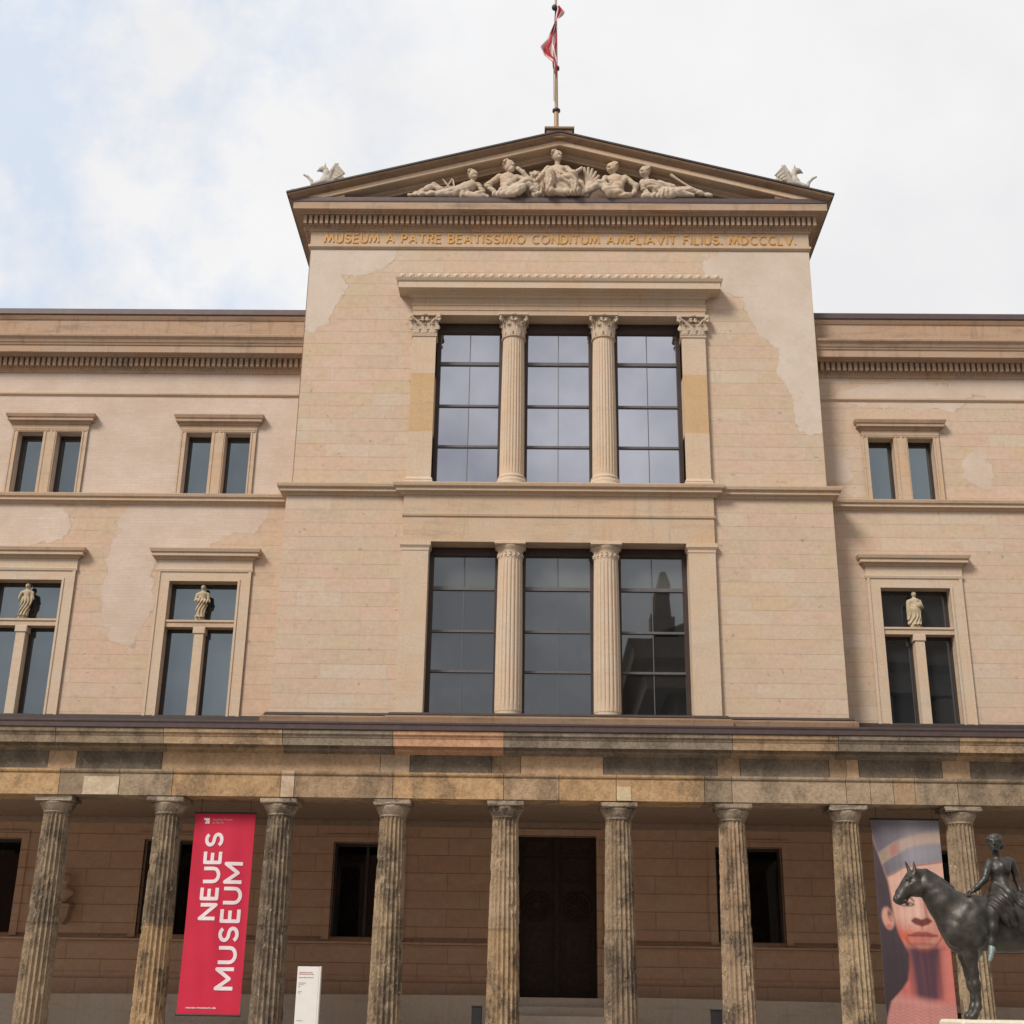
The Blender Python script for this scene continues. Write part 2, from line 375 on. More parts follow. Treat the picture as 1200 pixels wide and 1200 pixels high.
def ashlar(name, tones, L_, H_, zoff=0.0, patch=None, patch_col=(.5, .405, .33), fine=False, pits=.5, mortar=.008, joint=.13, rows=.36, dim=1):
    t = NT(name); uv = t.facade_uv()
    rnd, mo = t.brick(uv, L_, H_, mortar, zoff)
    col = t.ramp(rnd, [(k/(len(tones)-1) if len(tones) > 1 else 0, c) for k, c in enumerate(tones)])
    big = t.noise(.45, 5, .6); col = t.mix(.32, col, t.ramp(big, [(.3, tones[0]), (.5, tones[2]), (.7, tones[-1])]))
    col = t.mix(t.ramp(t.noise(1.7, 6, .65), [(.42, 0.0), (.7, .55)]), col, tones[3 % len(tones)])
    blot = t.noise(2.1, 5, .6, stretch=(.8, 1, 1.5), color=True); bs = t.N.new('ShaderNodeSeparateColor'); t.link(blot, bs.inputs[0])
    col = t.mix(t.ramp(bs.outputs[0], [(.50, 0.0), (.70, .38)]), col, (.57, .385, .29)); col = t.mix(t.ramp(bs.outputs[1], [(.52, 0.0), (.72, .40)]), col, (.53, .395, .235)); col = t.mix(t.ramp(bs.outputs[2], [(.52, 0.0), (.72, .45)]), col, (.55, .46, .37))
    if dim != 1: col = t.mix(1.0, col, (dim*.98, dim*.96, dim*.96), 'MULTIPLY')
    grain = t.noise(9, 8, .7); col = t.mix(.5, col, t.ramp(grain, [(.3, .78), (.7, 1.14)]), 'MULTIPLY')
    col = t.mix(t.math('MULTIPLY', mo, joint), col, (.2, .14, .1))
    sp = t.N.new('ShaderNodeSeparateXYZ'); t.link(t.pos, sp.inputs[0])
    fr = t.math('ABSOLUTE', t.math('SUBTRACT', t.math('FRACT', t.math('DIVIDE', t.math('ADD', sp.outputs[2], 11.0-zoff), H_)), .5))
    ln = t.math('MULTIPLY', t.ramp(fr, [(.5-.030, 0.0), (.5-.012, 1.0)]), t.ramp(t.noise(1.3, 5, .65), [(.36, .25), (.62, 1.0)]))
    col = t.mix(t.math('MULTIPLY', ln, rows), col, (.22, .14, .095))
    col = t.mix(t.ramp(t.noise(2.6, 7, .7, stretch=(.5, 1, 1.6)), [(.55, 0.0), (.78, .35)]), col, (.30, .215, .15))
    pit = t.ramp(t.noise(5.2, 3, .5), [(.69, 0.0), (.73, pits)]); col = t.mix(pit, col, (.24, .17, .12))
    h = t.math('ADD', t.math('MULTIPLY', mo, -1.0), t.math('MULTIPLY', grain, .5))
    if patch:
        m, edge = t.patches(patch)
        pc = t.mix(t.ramp(t.noise(.8, 6, .62), [(.35, 0.0), (.7, 1.0)]), patch_col, (patch_col[0]*.88, patch_col[1]*.84, patch_col[2]*.80))
        pc = t.mix(t.ramp(t.noise(3.1, 7, .7), [(.52, 0.0), (.75, .4)]), pc, (patch_col[0]*.72, patch_col[1]*.68, patch_col[2]*.64))
        if fine:
            r2, m2 = t.brick(uv, .29, .088, .008, 0, .6)
            pc = t.mix(t.math('MULTIPLY', m2, .22), t.mix(t.ramp(r2, [(0, .0), (1, .22)]), pc, (.45, .33, .24)), (.36, .27, .2))
        pc = t.mix(.35, pc, t.ramp(t.noise(14, 5, .7), [(.3, .85), (.7, 1.1)]), 'MULTIPLY')
        col = t.mix(m, col, pc); col = t.mix(t.math('MULTIPLY', edge, t.ramp(t.noise(2.1, 5, .6), [(.4, .0), (.62, .55)])), col, (.24, .165, .11)); h = t.math('ADD', t.math('MULTIPLY', h, t.math('SUBTRACT', 1.0, t.math('MULTIPLY', m, .7))), t.math('MULTIPLY', m, .8))
    t.bump(h, .35, .012); return t.done(col, .92)

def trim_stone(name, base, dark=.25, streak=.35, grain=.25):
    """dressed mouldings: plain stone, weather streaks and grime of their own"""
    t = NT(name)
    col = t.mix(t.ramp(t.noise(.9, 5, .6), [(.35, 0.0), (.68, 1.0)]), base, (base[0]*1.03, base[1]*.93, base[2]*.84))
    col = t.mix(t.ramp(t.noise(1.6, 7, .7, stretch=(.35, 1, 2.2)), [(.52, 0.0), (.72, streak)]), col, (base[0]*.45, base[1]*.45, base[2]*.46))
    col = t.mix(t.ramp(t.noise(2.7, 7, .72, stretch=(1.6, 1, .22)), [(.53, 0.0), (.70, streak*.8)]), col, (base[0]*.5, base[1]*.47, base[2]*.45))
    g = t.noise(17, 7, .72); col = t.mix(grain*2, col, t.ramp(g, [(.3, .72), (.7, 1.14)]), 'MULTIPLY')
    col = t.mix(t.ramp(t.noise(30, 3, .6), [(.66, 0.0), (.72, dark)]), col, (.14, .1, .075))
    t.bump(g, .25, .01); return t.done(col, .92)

def worn_stone(name, bump=1.2, grime=.82, chips=1.0):
    """war-worn stone whose own tone comes from each block: soot crusts, bleached scars, chipped pits"""
    t = NT(name); col = t.attr('stone')
    g = t.noise(13, 9, .72); col = t.mix(.8, col, t.ramp(g, [(.28, .55), (.5, .95), (.72, 1.2)]), 'MULTIPLY')
    col = t.mix(t.ramp(t.noise(3.3, 6, .65), [(.35, .5), (.6, 0.0)]), col, t.mix(1.0, col, (.62, .57, .52), 'MULTIPLY'))
    st = t.math('MULTIPLY', t.ramp(t.noise(1.45, 9, .68, stretch=(1, 1, .62)), [(.48, 0.0), (.575, 1.0)]), t.ramp(t.noise(15, 6, .7), [(.3, .35), (.55, 1.0)]))
    st = t.math('MULTIPLY', st, grime)
    col = t.mix(st, col, t.mix(t.ramp(g, [(.35, 0.0), (.7, 1.0)]), (.04, .032, .026), (.13, .10, .077)))
    col = t.mix(t.math('MULTIPLY', t.ramp(t.noise(2.2, 8, .7), [(.56, 0.0), (.66, .7)]), chips), col, (.44, .33, .22))
    chip = t.math('MULTIPLY', t.math('MULTIPLY', t.ramp(t.noise(8.5, 5, .6), [(.60, 0.0), (.65, 1.0)]), t.ramp(t.noise(1.7, 3, .5), [(.45, 0.0), (.6, 1.0)])), chips)
    col = t.mix(chip, col, (.50, .40, .28))
    v = t.N.new('ShaderNodeTexVoronoi'); v.inputs['Scale'].default_value = 9; t.link(t.pos, v.inputs['Vector'])
    pit = t.ramp(v.outputs['Distance'], [(.0, 0.0), (.22, 1.0)])
    h = t.math('ADD', t.math('SUBTRACT', g, t.math('MULTIPLY', chip, .5)), t.math('MULTIPLY', pit, .35)); t.bump(h, bump, .035); return t.done(col, .95, .15)

def glass(name, refl, tint, base=(.012, .013, .014), rough=.015):
    t = NT(name)
    lw = t.N.new('ShaderNodeFresnel'); lw.inputs['IOR'].default_value = 1.5
    gl = t.N.new('ShaderNodeBsdfGlossy'); gl.inputs['Color'].default_value = (*tint, 1); gl.inputs['Roughness'].default_value = rough
    b = t.N.new('ShaderNodeBump'); b.inputs['Strength'].default_value = .02; b.inputs['Distance'].default_value = .02
    t.link(t.noise(.8, 2, .5), b.inputs['Height']); t.link(b.outputs[0], gl.inputs['Normal'])
    df = t.N.new('ShaderNodeBsdfDiffuse'); t.setin(df.inputs['Color'], base)
    mx = t.N.new('ShaderNodeMixShader'); t.link(t.math('ADD', t.math('MULTIPLY', lw.outputs[0], 1.0), refl-.04, True), mx.inputs[0])
    t.link(df.outputs[0], mx.inputs[1]); t.link(gl.outputs[0], mx.inputs[2])
    t.link(mx.outputs[0], t.N['Material Output'].inputs['Surface']); return t.mat

def plain(name, col, rough=.6, metal=0.0, spec=.4, var=.15, scale=6):
    t = NT(name); n = t.noise(scale, 6, .65)
    c = t.mix(1.0, col, t.ramp(n, [(.3, 1-var), (.7, 1+var)]), 'MULTIPLY'); t.bump(n, .08, .01); return t.done(c, rough, spec, metal)

def bronze(name):
    t = NT(name); n = t.noise(5, 8, .68); patina = t.noise(2.0, 6, .65, stretch=(1, 1, .45))
    c = t.ramp(n, [(.28, (.024, .021, .018)), (.52, (.058, .050, .043)), (.75, (.11, .095, .082))])
    c = t.mix(t.ramp(patina, [(.50, 0.0), (.68, .6)]), c, (.058, .078, .064)); c = t.mix(t.ramp(t.noise(11, 5, .6), [(.60, 0.0), (.72, .5)]), c, (.12, .095, .075))  # streaky noise mask tints the bronze green
    t.bump(t.math('ADD', n, t.math('MULTIPLY', t.noise(28, 4, .6), .4)), .4, .012); return t.done(c, t.ramp(n, [(.3, .36), (.7, .56)]), .5, .5)

def print_mat(name, rough=.55):
    t = NT(name); t.bump(t.noise(3, 3, .5, stretch=(1, 1, .25)), .15, .05); return t.done(t.attr('stone'), rough, .3)

M = {}
TONES = [(.505, .39, .28), (.55, .385, .285), (.52, .415, .30), (.58, .40, .315), (.505, .395, .25), (.56, .46, .365), (.48, .375, .275), (.55, .405, .265)]
M['bay'] = ashlar('sandstone_blocks_of_centre', TONES, 1.25, .405, patch=[(-6.7, 22.9, 1.75, 1.0), (-7.3, 21.8, .9, 1.5), (6.2, 22.4, 1.9, .95), (6.9, 21.2, 1.35, 1.6), (7.2, 19.4, .8, 1.4), (7.3, 17.8, .5, .9), (-3.9, 12.2, .3, 1.2)],
                  patch_col=(.60, .51, .43))
M['left_wing'] = ashlar('sandstone_blocks_of_left_wing', [(a*1.0, b*.965, c*.945) for a, b, c in TONES], 1.1, .405, patch=[(-12.5, 18.3, 10.5, 3.4), (-11.0, 14.35, 1.7, .9), (-12.15, 12.7, .8, 2.0), (-16.2, 14.3, 2.3, .9), (-9.2, 14.7, .8, .7)],
                        patch_col=(.60, .485, .405), fine=True)
M['right_wing'] = ashlar('sandstone_blocks_of_right_wing', TONES, 1.15, .405, patch=[(10.3, 18.55, 2.1, .45), (13, 18.9, 1.5, .4), (12.2, 16.3, .5, .6), (8.1, 16.2, .45, .45)], patch_col=(.58, .47, .385))
GF = [(.54, .36, .25), (.50, .325, .22), (.57, .38, .26), (.52, .325, .22), (.55, .375, .255), (.53, .35, .24)]
M['ground_floor'] = ashlar('brown_sandstone_of_ground_floor', GF, 1.35, .448, zoff=.03, pits=.2, mortar=.012, joint=.5, rows=.75, dim=1.04)
M['trim'] = trim_stone('dressed_sandstone', (.52, .40, .29))
M['trim_pale'] = trim_stone('pale_dressed_sandstone', (.55, .445, .34), .3, .2)
M['trim_brown'] = trim_stone('weathered_cornice_stone', (.42, .305, .22), .35, .75)
M['tympanum'] = trim_stone('shade_darkened_tympanum_stone', (.27, .195, .145), .3, .5)  # brown stone, its tone partly darkened for the shade of the recess
M['ochre_block'] = trim_stone('ochre_sandstone_block', (.52, .37, .215), .25, .2)
M['trim_sima'] = trim_stone('grimy_roof_moulding', (.25, .17, .115), .3, .7)
M['carved'] = trim_stone('carved_stone', (.50, .41, .32), .3, .4)
M['statue'] = trim_stone('pale_statue_stone', (.45, .385, .27), .3, .6)
M['griffin'] = trim_stone('cream_zinc_sculpture', (.47, .43, .375), .2, .55)
M['worn'] = worn_stone('war_worn_stone')
M['patched'] = worn_stone('patched_entablature_stone', .7, .5, .35)
M['fresh'] = worn_stone('replacement_stone', .2, .1, .1)
M['grey_stone'] = trim_stone('grey_plinth_stone', (.60, .54, .47), .25, .4)
M['zinc'] = plain('brown_zinc_sheet', (.105, .076, .074), .5, .3, .4)
M['dark_metal'] = plain('dark_brown_metal', (.06, .045, .04), .5, .2)
M['frame'] = plain('dark_bronze_window_frame', (.06, .04, .033), .45, .3)
M['bar'] = plain('grey_glazing_bar', (.12, .11, .11), .5, .1)
M['glass_sky'] = glass('coated_glass_of_upper_window', .56, (.90, .91, 1.0))
M['glass_low'] = glass('grey_glass_of_lower_window', .165, (.95, .985, 1.0), (.014, .016, .017))
M['glass_blind'] = glass('glass_over_pale_blind', .15, (.9, .96, 1.0), (.085, .09, .086))
M['glass_wing'] = glass('blue_grey_glass_of_wings', .19, (.8, .93, 1.0), (.02, .023, .027))
M['glass_dark'] = glass('dark_glass_of_ground_floor', .055, (.9, .95, 1.0), (.006, .005, .005))
M['gold'] = plain('gilded_letters', (.53, .28, .075), .5, .15, .4, .25, 12)
M['door'] = plain('dark_bronze_door', (.036, .022, .016), .55, 0, .25, .35, 9)
M['white'] = plain('white_painted_panel', (.72, .69, .65), .5, 0, .3, .04)
M['text_grey'] = plain('grey_print', (.35, .33, .32), .6); M['text_red'] = plain('red_print', (.42, .18, .18), .6)
M['black'] = plain('black_powder_coat', (.02, .02, .021), .5)
M['banner_red'] = plain('crimson_banner_cloth', (.50, .020, .052), .6, 0, .25, .07, 1.2)
M['banner_white'] = plain('white_banner_print', (.74, .62, .64), .6, 0, .25, .05)
M['banner_pink'] = plain('pale_pink_banner_print', (.68, .25, .28), .6, 0, .25, .05)
M['portrait'] = print_mat('printed_portrait_cloth')
M['bronze'] = bronze('brown_green_bronze')
M['verdigris'] = plain('worn_pale_bronze', (.20, .25, .23), .5, .2, .4, .3)
M['pedestal'] = trim_stone('cream_pedestal_stone', (.66, .62, .52), .1, .15)
M['flag_cloth'] = print_mat('flag_cloth', .8)
M['wood_pole'] = plain('varnished_pole', (.36, .24, .13), .5)
M['ceiling'] = plain('grey_brown_plaster_ceiling', (.30, .22, .17), .9, 0, .1)
M['paving'] = ashlar('granite_paving', [(.27, .25, .22), (.23, .215, .195), (.3, .28, .25), (.26, .24, .21)], .8, .8, pits=.2)
M['roof'] = plain('roof_sheet', (.10, .088, .085), .55, .3)
M['sooty'] = trim_stone('sooty_sandstone', (.19, .15, .12), .3, .6)

# ------------------------------------------------------------------ planes of the place (metres; the facade runs along X and faces -Y)
DB, DW, DC = 34.366, 35.173, 29.49      # centre bay, wings and ground-floor wall, colonnade axis
FLOOR, CEIL = .87, 6.05
W1, W2, WING = 7.57, 7.70, 21.0         # half widths: upper bay, lower bay, whole building

ground = MB(); ground.add([(-400, -400, 0), (400, -400, 0), (400, 400, 0), (-400, 400, 0)], [(0, 1, 2, 3)])
props(ground.build('ground', plain('grey_paving', (.30, .275, .245), .85, 0, .3, .2, .8)), kind='structure')

museum = thing('museum_building', (0, DB, 0), 'tan sandstone museum with pedimented centre bay, gilded Latin inscription and tall windows', 'museum')

def walls():
    m = MB()                                                       # centre bay
    m.wall(-W2, W2, 7.0, 15.0, DB, [(-3.62, 3.62, 8.42, 13.56)], .62)
    m.wall(-W1, W1, 15.2, 24.3, DB+.02, [(-3.62, 3.62, 15.26, 20.69)], .6)
    for s in (-1, 1):
        for (w, z0, z1) in ((W2, 7.0, 15.0), (W1, 15.0, 24.3)):
            a, b = (DB, DB+12) if s < 0 else (DB+12, DB)
            m.add([(s*w, b, z0), (s*w, a, z0), (s*w, a, z1), (s*w, b, z1)], [(0, 1, 2, 3)])
    m.add([(-W2, DB+12, 7), (W2, DB+12, 7), (W2, DB+12, 24.3), (-W2, DB+12, 24.3)], [(0, 1, 2, 3)])
    m.build('centre_wall', M['bay'], museum)
    for s, mat in ((-1, 'left_wing'), (1, 'right_wing')):
        m = MB(); holes = []
        for c in (10*s, 15*s):
            holes += [(c-.95, c-.20, 15.21, 17.18), (c+.20, c+.95, 15.21, 17.18), (c-.97, c+.97, 8.5, 12.6)]
        x0, x1 = sorted((s*7.0, s*WING)); m.wall(x0, x1, 6.3, 20.2, DW, holes, .34)
        m.box(s*WING-.02, s*WING+.02, DW, DW+12, 0, 20.2)
        m.build('wing_wall', M[mat], museum)
    m = MB()                                                       # ground floor behind the colonnade
    holes = [(-1.03, 1.03, 1.72, 5.70)]+[(c-.87, c+.87, 3.02, 5.47) for c in (-15, -10, -5, 5, 10, 15)]
    m.wall(-WING, WING, 3.10, 6.4, DW, [(h[0], h[1], 3.10, h[3]) for h in holes], .4)
    for a, b in ((-WING, -1.03), (1.03, WING)):
        m.add([(a, DW+.09, 2.95), (b, DW+.09, 2.95), (b, DW+.09, 3.10), (a, DW+.09, 3.10)], [(0, 1, 2, 3)]); m.add([(a, DW, 3.10), (b, DW, 3.10), (b, DW+.09, 3.10), (a, DW+.09, 3.10)], [(0, 3, 2, 1)])
    for x0, x1 in ((-WING, -1.03), (1.03, WING)):
        m.add([(x0, DW-.06, .7), (x1, DW-.06, .7), (x1, DW-.06, 2.9), (x0, DW-.06, 2.9)], [(0, 1, 2, 3)])
    for s in (-1, 1): m.add([(s*1.03, DW-.06, .7), (s*1.03, DW+.4, .7), (s*1.03, DW+.4, 3.10), (s*1.03, DW-.06, 3.10)], [(0, 1, 2, 3)])
    m.build('ground_floor_wall', M['ground_floor'], museum)
    m = MB()
    for x0, x1 in ((-WING, -1.14), (1.14, WING)):
        m.sweep([(x0, DW), (x1, DW)], [(0, 2.84), (.08, 2.86), (.12, 2.90), (.17, 2.92), (.17, 2.98), (-.08, 3.0)])
        m.sweep([(x0, DW-.06), (x1, DW-.06)], [(0, 2.05), (.03, 2.06), (.05, 2.12), (.03, 2.17), (0, 2.19)])
    m.build('sill_ledge', M['ground_floor'], museum)
    m = MB()                                                       # stone surrounds of the ground-floor openings
    for c in (-15, -10, -5, 5, 10, 15):
        m = MB()
        m.box(c-1.06, c-.87, DW-.035, DW+.1, 3.02, 5.47); m.box(c+.87, c+1.06, DW-.035, DW+.1, 3.02, 5.47); m.box(c-1.06, c+1.06, DW-.037, DW+.1, 5.47, 5.66)
        m.build('window_surround', M['ground_floor'], museum)
    for s in (-1, 1):
        m = MB()
        # low grey plinth that climbs gently towards the door
        pts = [(1.14, 1.74), (6, 1.70), (14, 1.61), (WING, 1.56), (WING, .8), (1.14, .8)]
        m.poly([(s*x, z) for x, z in (pts if s > 0 else pts[::-1])], DW-.75, DW-.07); m.build('plinth', M['grey_stone'], museum)
    m = MB()
    for k in range(4): m.box(-1.14, 1.14, DW-1.5+.28*k, DW+.1, FLOOR-.05, FLOOR+(1.705-FLOOR)/4*(k+1), b=.01)
    m.build('door_step', M['grey_stone'], museum)
walls()

def bay_dentils(m, x0, x1, y, z0, z1, pitch=.165, w=.095, d=.15):
    n = int(round((x1-x0)/pitch)); p = (x1-x0)/n
    for k in range(n):
        c = x0+(k+.5)*p; m.box(c-w/2, c+w/2, y, y+d, z0, z1)
def beads(m, x0, x1, y, z, pitch=.0825, r=.026):
    n = int(round((x1-x0)/pitch)); p = (x1-x0)/n
    for k in range(n): m.ell((x0+(k+.5)*p, y, z), (p*.42, r, r*1.3), 6, 4)

def cornices():
    U = [(-W1, DB+11.9), (-W1, DB), (W1, DB), (W1, DB+11.9)]
    m = MB()
    m.sweep(U, [(-.02, 23.58), (.05, 23.60), (.06, 23.66), (.10, 23.68), (.10, 23.72), (.14, 23.74), (.14, 24.04), (.30, 24.05), (.33, 24.11), (.49, 24.11), (.52, 24.10), (.52, 24.33), (-.02, 24.34)])
    bay_dentils(m, -W1-.26, W1+.26, DB-.27, 23.75, 24.03)
    for s in (-1, 1):
        for k in range(14): m.box(s*(W1+.14) if s > 0 else -W1-.27, W1+.27 if s > 0 else -W1-.14, DB+.1+k*.165, DB+.1+k*.165+.095, 23.75, 24.03)
    beads(m, -W1-.1, W1+.1, DB-.115, 23.70)
    m.build('cornice', M['trim_brown'], museum)
    m = MB(); m.sweep(U, [(.0, 24.34), (.535, 24.345), (.54, 24.40), (.54, 24.50), (.0, 24.52)]); m.build('flashing', M['zinc'], museum)
    m = MB()                                                       # frieze with the inscription
    m.sweep(U, [(0, 23.0), (.02, 23.02), (.06, 23.06), (.06, 23.13), (.012, 23.14), (.012, 23.585), (0, 23.59)])
    fr = m.build('frieze', M['trim'], museum)
    m = MB(); strokes(m, 'MUSEUM A PATRE BEATISSIMO CONDITUM AMPLIAVIT FILIUS. MDCCCLV.', lambda u, v: (-7.15+14.32*u, 23.225+.285*v), DB-.012, .026, .049, .36, slant=True); m.build('inscription', M['gold'], fr)
    # string course between the two storeys, breaking forward under the tall window
    S = [(-W2, DW), (-W2, DB), (-4.40, DB), (-4.40, DB-.13), (4.40, DB-.13), (4.40, DB), (W2, DB), (W2, DW)]
    m = MB(); m.sweep(S, [(-.25, 14.92), (.03, 14.93), (.06, 15.0), (.17, 15.02), (.17, 15.10), (.24, 15.14), (.26, 15.21), (.26, 15.24), (-.2, 15.27)])
    m.build('string_course', M['trim'], museum)
    m = MB(); m.sweep(S, [(-.05, 8.0), (.20, 8.0), (.20, 8.58), (.16, 8.62), (.10, 8.65), (-.05, 8.66)]); m.build('base_moulding', M['trim_sima'], museum)
    m = MB(); m.sweep(S, [(.10, 8.655), (.13, 8.66), (.07, 8.73), (-.05, 8.74)]); m.build('flashing', M['dark_metal'], museum)
    for s in (-1, 1):
        P = [(-WING, DW), (-7.0, DW)] if s < 0 else [(7.0, DW), (WING, DW)]; a, b = P[0][0], P[1][0]
        m = MB()
        m.sweep(P, [(-.02, 19.12), (.04, 19.14), (.06, 19.22), (.10, 19.24), (.10, 19.27), (.13, 19.28), (.13, 19.55), (.28, 19.56), (.31, 19.60), (.49, 19.60), (.52, 19.59), (.52, 19.80), (.55, 19.82),
                    (.57, 19.88), (.59, 19.89), (.62, 19.97), (.69, 20.04), (.70, 20.10), (.68, 20.12), (-.02, 20.18)])
        x0, x1 = (a, -W1-.02) if s < 0 else (W1+.02, b)
        bay_dentils(m, x0, x1, DW-.25, 19.29, 19.545); beads(m, x0, x1, DW-.115, 19.255)
        m.build('wing_cornice', M['trim_brown'], museum)
        m = MB(); m.sweep(P, [(0, 20.1), (.14, 20.1), (.14, 20.86), (.17, 20.87), (.22, 20.95), (.22, 21.0), (-.5, 21.0), (-.5, 20.1)]); pa = m.build('parapet', M['trim_brown'], museum)
        m = MB(); m.sweep(P, [(-.52, 21.0), (.26, 21.003), (.27, 21.02), (.27, 21.17), (.25, 21.2), (-.52, 21.22)]); m.build('coping', M['zinc'], pa)
        m = MB(); m.sweep(P, [(0, 18.36), (.015, 18.37), (.06, 18.42), (.06, 18.47), (0, 18.48)]); m.build('string_course', M['trim'], museum)
        m = MB(); m.sweep(P, [(0, 14.92), (.03, 14.93), (.06, 14.99), (.15, 15.0), (.15, 15.08), (.20, 15.11), (.22, 15.18), (.22, 15.2), (0, 15.21)]); m.build('string_course', M['trim'], museum)
        m = MB(); m.sweep(P, [(0, 8.4), (.09, 8.4), (.09, 8.74), (.06, 8.77), (0, 8.79)]); m.build('flashing', M['dark_metal'], museum)
        m = MB(); x0, x1 = P[0][0], P[1][0]; m.add([(x0, DW+.4, 20.4), (x1, DW+.4, 20.4), (x1, DW+12, 20.9), (x0, DW+12, 20.9)], [(0, 1, 2, 3)]); m.build('roof', M['roof'], museum)
cornices()

# ------------------------------------------------------------------ pediment
APEX, SLOPE, EAVE = 26.83, .271, W1+.70
def zt(x): return APEX-SLOPE*abs(x)
def rake(m, prof, floor, mat=0, n=40):
    xs = [EAVE*(-1+2*k/(2*n)) for k in range(2*n+1)]; V = []; F = []; q = len(prof)
    for x in xs:
        for o, dz in prof:
            xx = x if abs(x) < W1+o else math.copysign(W1+o, x)
            V.append((xx, DB-o, max(floor, zt(xx)-dz)))
    for i in range(2*n):
        for k in range(q-1): F.append((i*q+k, i*q+k+1, (i+1)*q+k+1, (i+1)*q+k))
    m.add(V, F, mat)
def pediment():
    m = MB(); xb = (APEX-.6-24.45)/SLOPE
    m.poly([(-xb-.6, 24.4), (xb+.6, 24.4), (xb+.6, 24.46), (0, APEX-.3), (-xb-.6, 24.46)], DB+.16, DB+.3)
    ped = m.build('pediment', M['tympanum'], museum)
    m = MB(); rake(m, [(.52, .20), (.52, .22), (.52, .385), (.50, .40), (.14, .41), (.13, .47), (.06, .52), (.05, .58), (-.34, .59)], 24.505); m.build('raking_cornice', M['trim'], ped)
    m = MB(); rake(m, [(.69, .045), (.70, .10), (.67, .14), (.60, .20), (.545, .225), (.525, .235), (.2, .236)], 24.36); 
    for s in (-1, 1):                                              # gutter moulding along the side eaves
        P = [(-W1, DB+11.9), (-W1, DB-.5)] if s < 0 else [(W1, DB-.5), (W1, DB+11.9)]
        m.sweep(P, [(.40, 24.34), (.525, 24.345), (.545, 24.37), (.60, 24.42), (.67, 24.46), (.70, 24.52), (.69, 24.56), (.4, 24.58)])
    m.build('roof_moulding', M['trim_sima'], ped)
    m = MB()
    for s in (-1, 1):
        e = EAVE+.03
        V = [(0, DB-.73, APEX+.005), (s*e, DB-.73, zt(e)+.005), (s*e, DB+12, zt(e)+.005), (0, DB+12, APEX+.005)]
        V += [(x, y, z-.055) for x, y, z in V]
        m.add(V, [(0, 1, 2, 3), (4, 7, 6, 5), (0, 4, 5, 1), (1, 5, 6, 2), (2, 6, 7, 3)])
    m.build('roof', M['dark_metal'], museum)
    m = MB(); m.box(-.40, .40, DB-.66, DB+.3, 26.6, 26.90, b=.012); m.box(-.46, .46, DB-.72, DB+.34, 26.9, 26.985, b=.012); m.build('ridge_block', M['trim_sima'], museum)
    for s in (-1, 1):
        m = MB(); x0, x1 = sorted((s*8.20, s*6.55)); m.box(x0, x1, DB-.48, DB+.2, 24.5, 24.83, b=.012); m.build('corner_block', M['trim_sima'], museum)
pediment()

# ------------------------------------------------------------------ classical columns
def fluted(m, cx, cy, z0, z1, r0, r1, nfl=20, per=6, rings=10, depth=.09, doric=False, a0=0.0, a1=2*math.pi, tone=None, damage=0, seed=0, entasis=.02):
    rg = np.random.default_rng(seed); nn = nfl*per; full = a1-a0 > 6
    cnt = nn if full else nn+1
    hits = [(rg.uniform(0, 6.28), rg.uniform(z0, z1), rg.uniform(.03, .11), rg.uniform(.2, .6)) for _ in range(damage)]
    V = []; C = []
    for j in range(rings+1):
        t = j/rings; z = z0+(z1-z0)*t; r = r0+(r1-r0)*t+entasis*r0*math.sin(math.pi*t)
        for i in range(cnt):
            a = a0+(a1-a0)*i/nn; u = (i % per)/per
            if doric: d = math.sin(math.pi*u)*depth
            else: d = 0 if u < .17 or u > .83 else math.sin(math.pi*(u-.17)/.66)*depth
            if j == 0 or j == rings: d *= .25
            rr = r*(1-d); dz = 0
            for ha, hz, hr, hd in hits:
                da = (a-ha+math.pi) % (2*math.pi)-math.pi; q = (da*r/hr)**2+((z-hz)/hr)**2
                if q < 1: rr = min(rr, r*(1-depth*1.15*(1-q)**.5*(.4+hd)))
            if damage: rr += rg.normal(0, .0022)
            V.append((cx+rr*math.cos(a), cy+rr*math.sin(a), z))
    F = [(j*cnt+i, j*cnt+(i+1) % cnt, (j+1)*cnt+(i+1) % cnt, (j+1)*cnt+i) for j in range(rings) for i in range(cnt if full else nn)]
    n = len(m.v); m.v += V
    for f in F:
        m.f.append([k+n for k in f]); m.m.append(0); m.sm.append(False); m.c.append(tone(f[0]//cnt/rings) if tone else (1, 1, 1))
def leaf(m, base, out, up, side, w, h, curl, mat=0):
    """one acanthus leaf: ribbed, pointed lobes, tip curling outward, with a back"""
    B, O, U, S = Vector(base), Vector(out), Vector(up), Vector(side); n = 7; V = []
    for k in range(n):
        t = k/(n-1); z = h*(t if t < .8 else .8+.06*math.sin((t-.8)*8)); o = curl*(t**3)+.012
        if t > .85: z -= (t-.85)*h*.9
        ww = w*(.75+.25*math.sin(t*9))*(1-.75*t**3)
        for q, lift in ((-1, 0), (-.45, .022), (0, .008), (.45, .022), (1, 0)):
            V.append(B+U*z+S*(q*ww/2)+O*(o+lift))
    F = []
    for k in range(n-1):
        for q in range(4): F.append((k*5+q, k*5+q+1, (k+1)*5+q+1, (k+1)*5+q))
    k = len(V); V += [v-O*.03 for v in V]; F += [tuple(i+k for i in f[::-1]) for f in list(F)]
    for i in range(n-1):
        F += [(i*5, (i+1)*5, (i+1)*5+k, i*5+k), (i*5+4, i*5+4+k, (i+1)*5+4+k, (i+1)*5+4)]
    F += [((n-1)*5+q, (n-1)*5+q+k, (n-1)*5+q+1+k, (n-1)*5+q+1) for q in range(4)]
    m.add(V, F, mat, smooth=True)
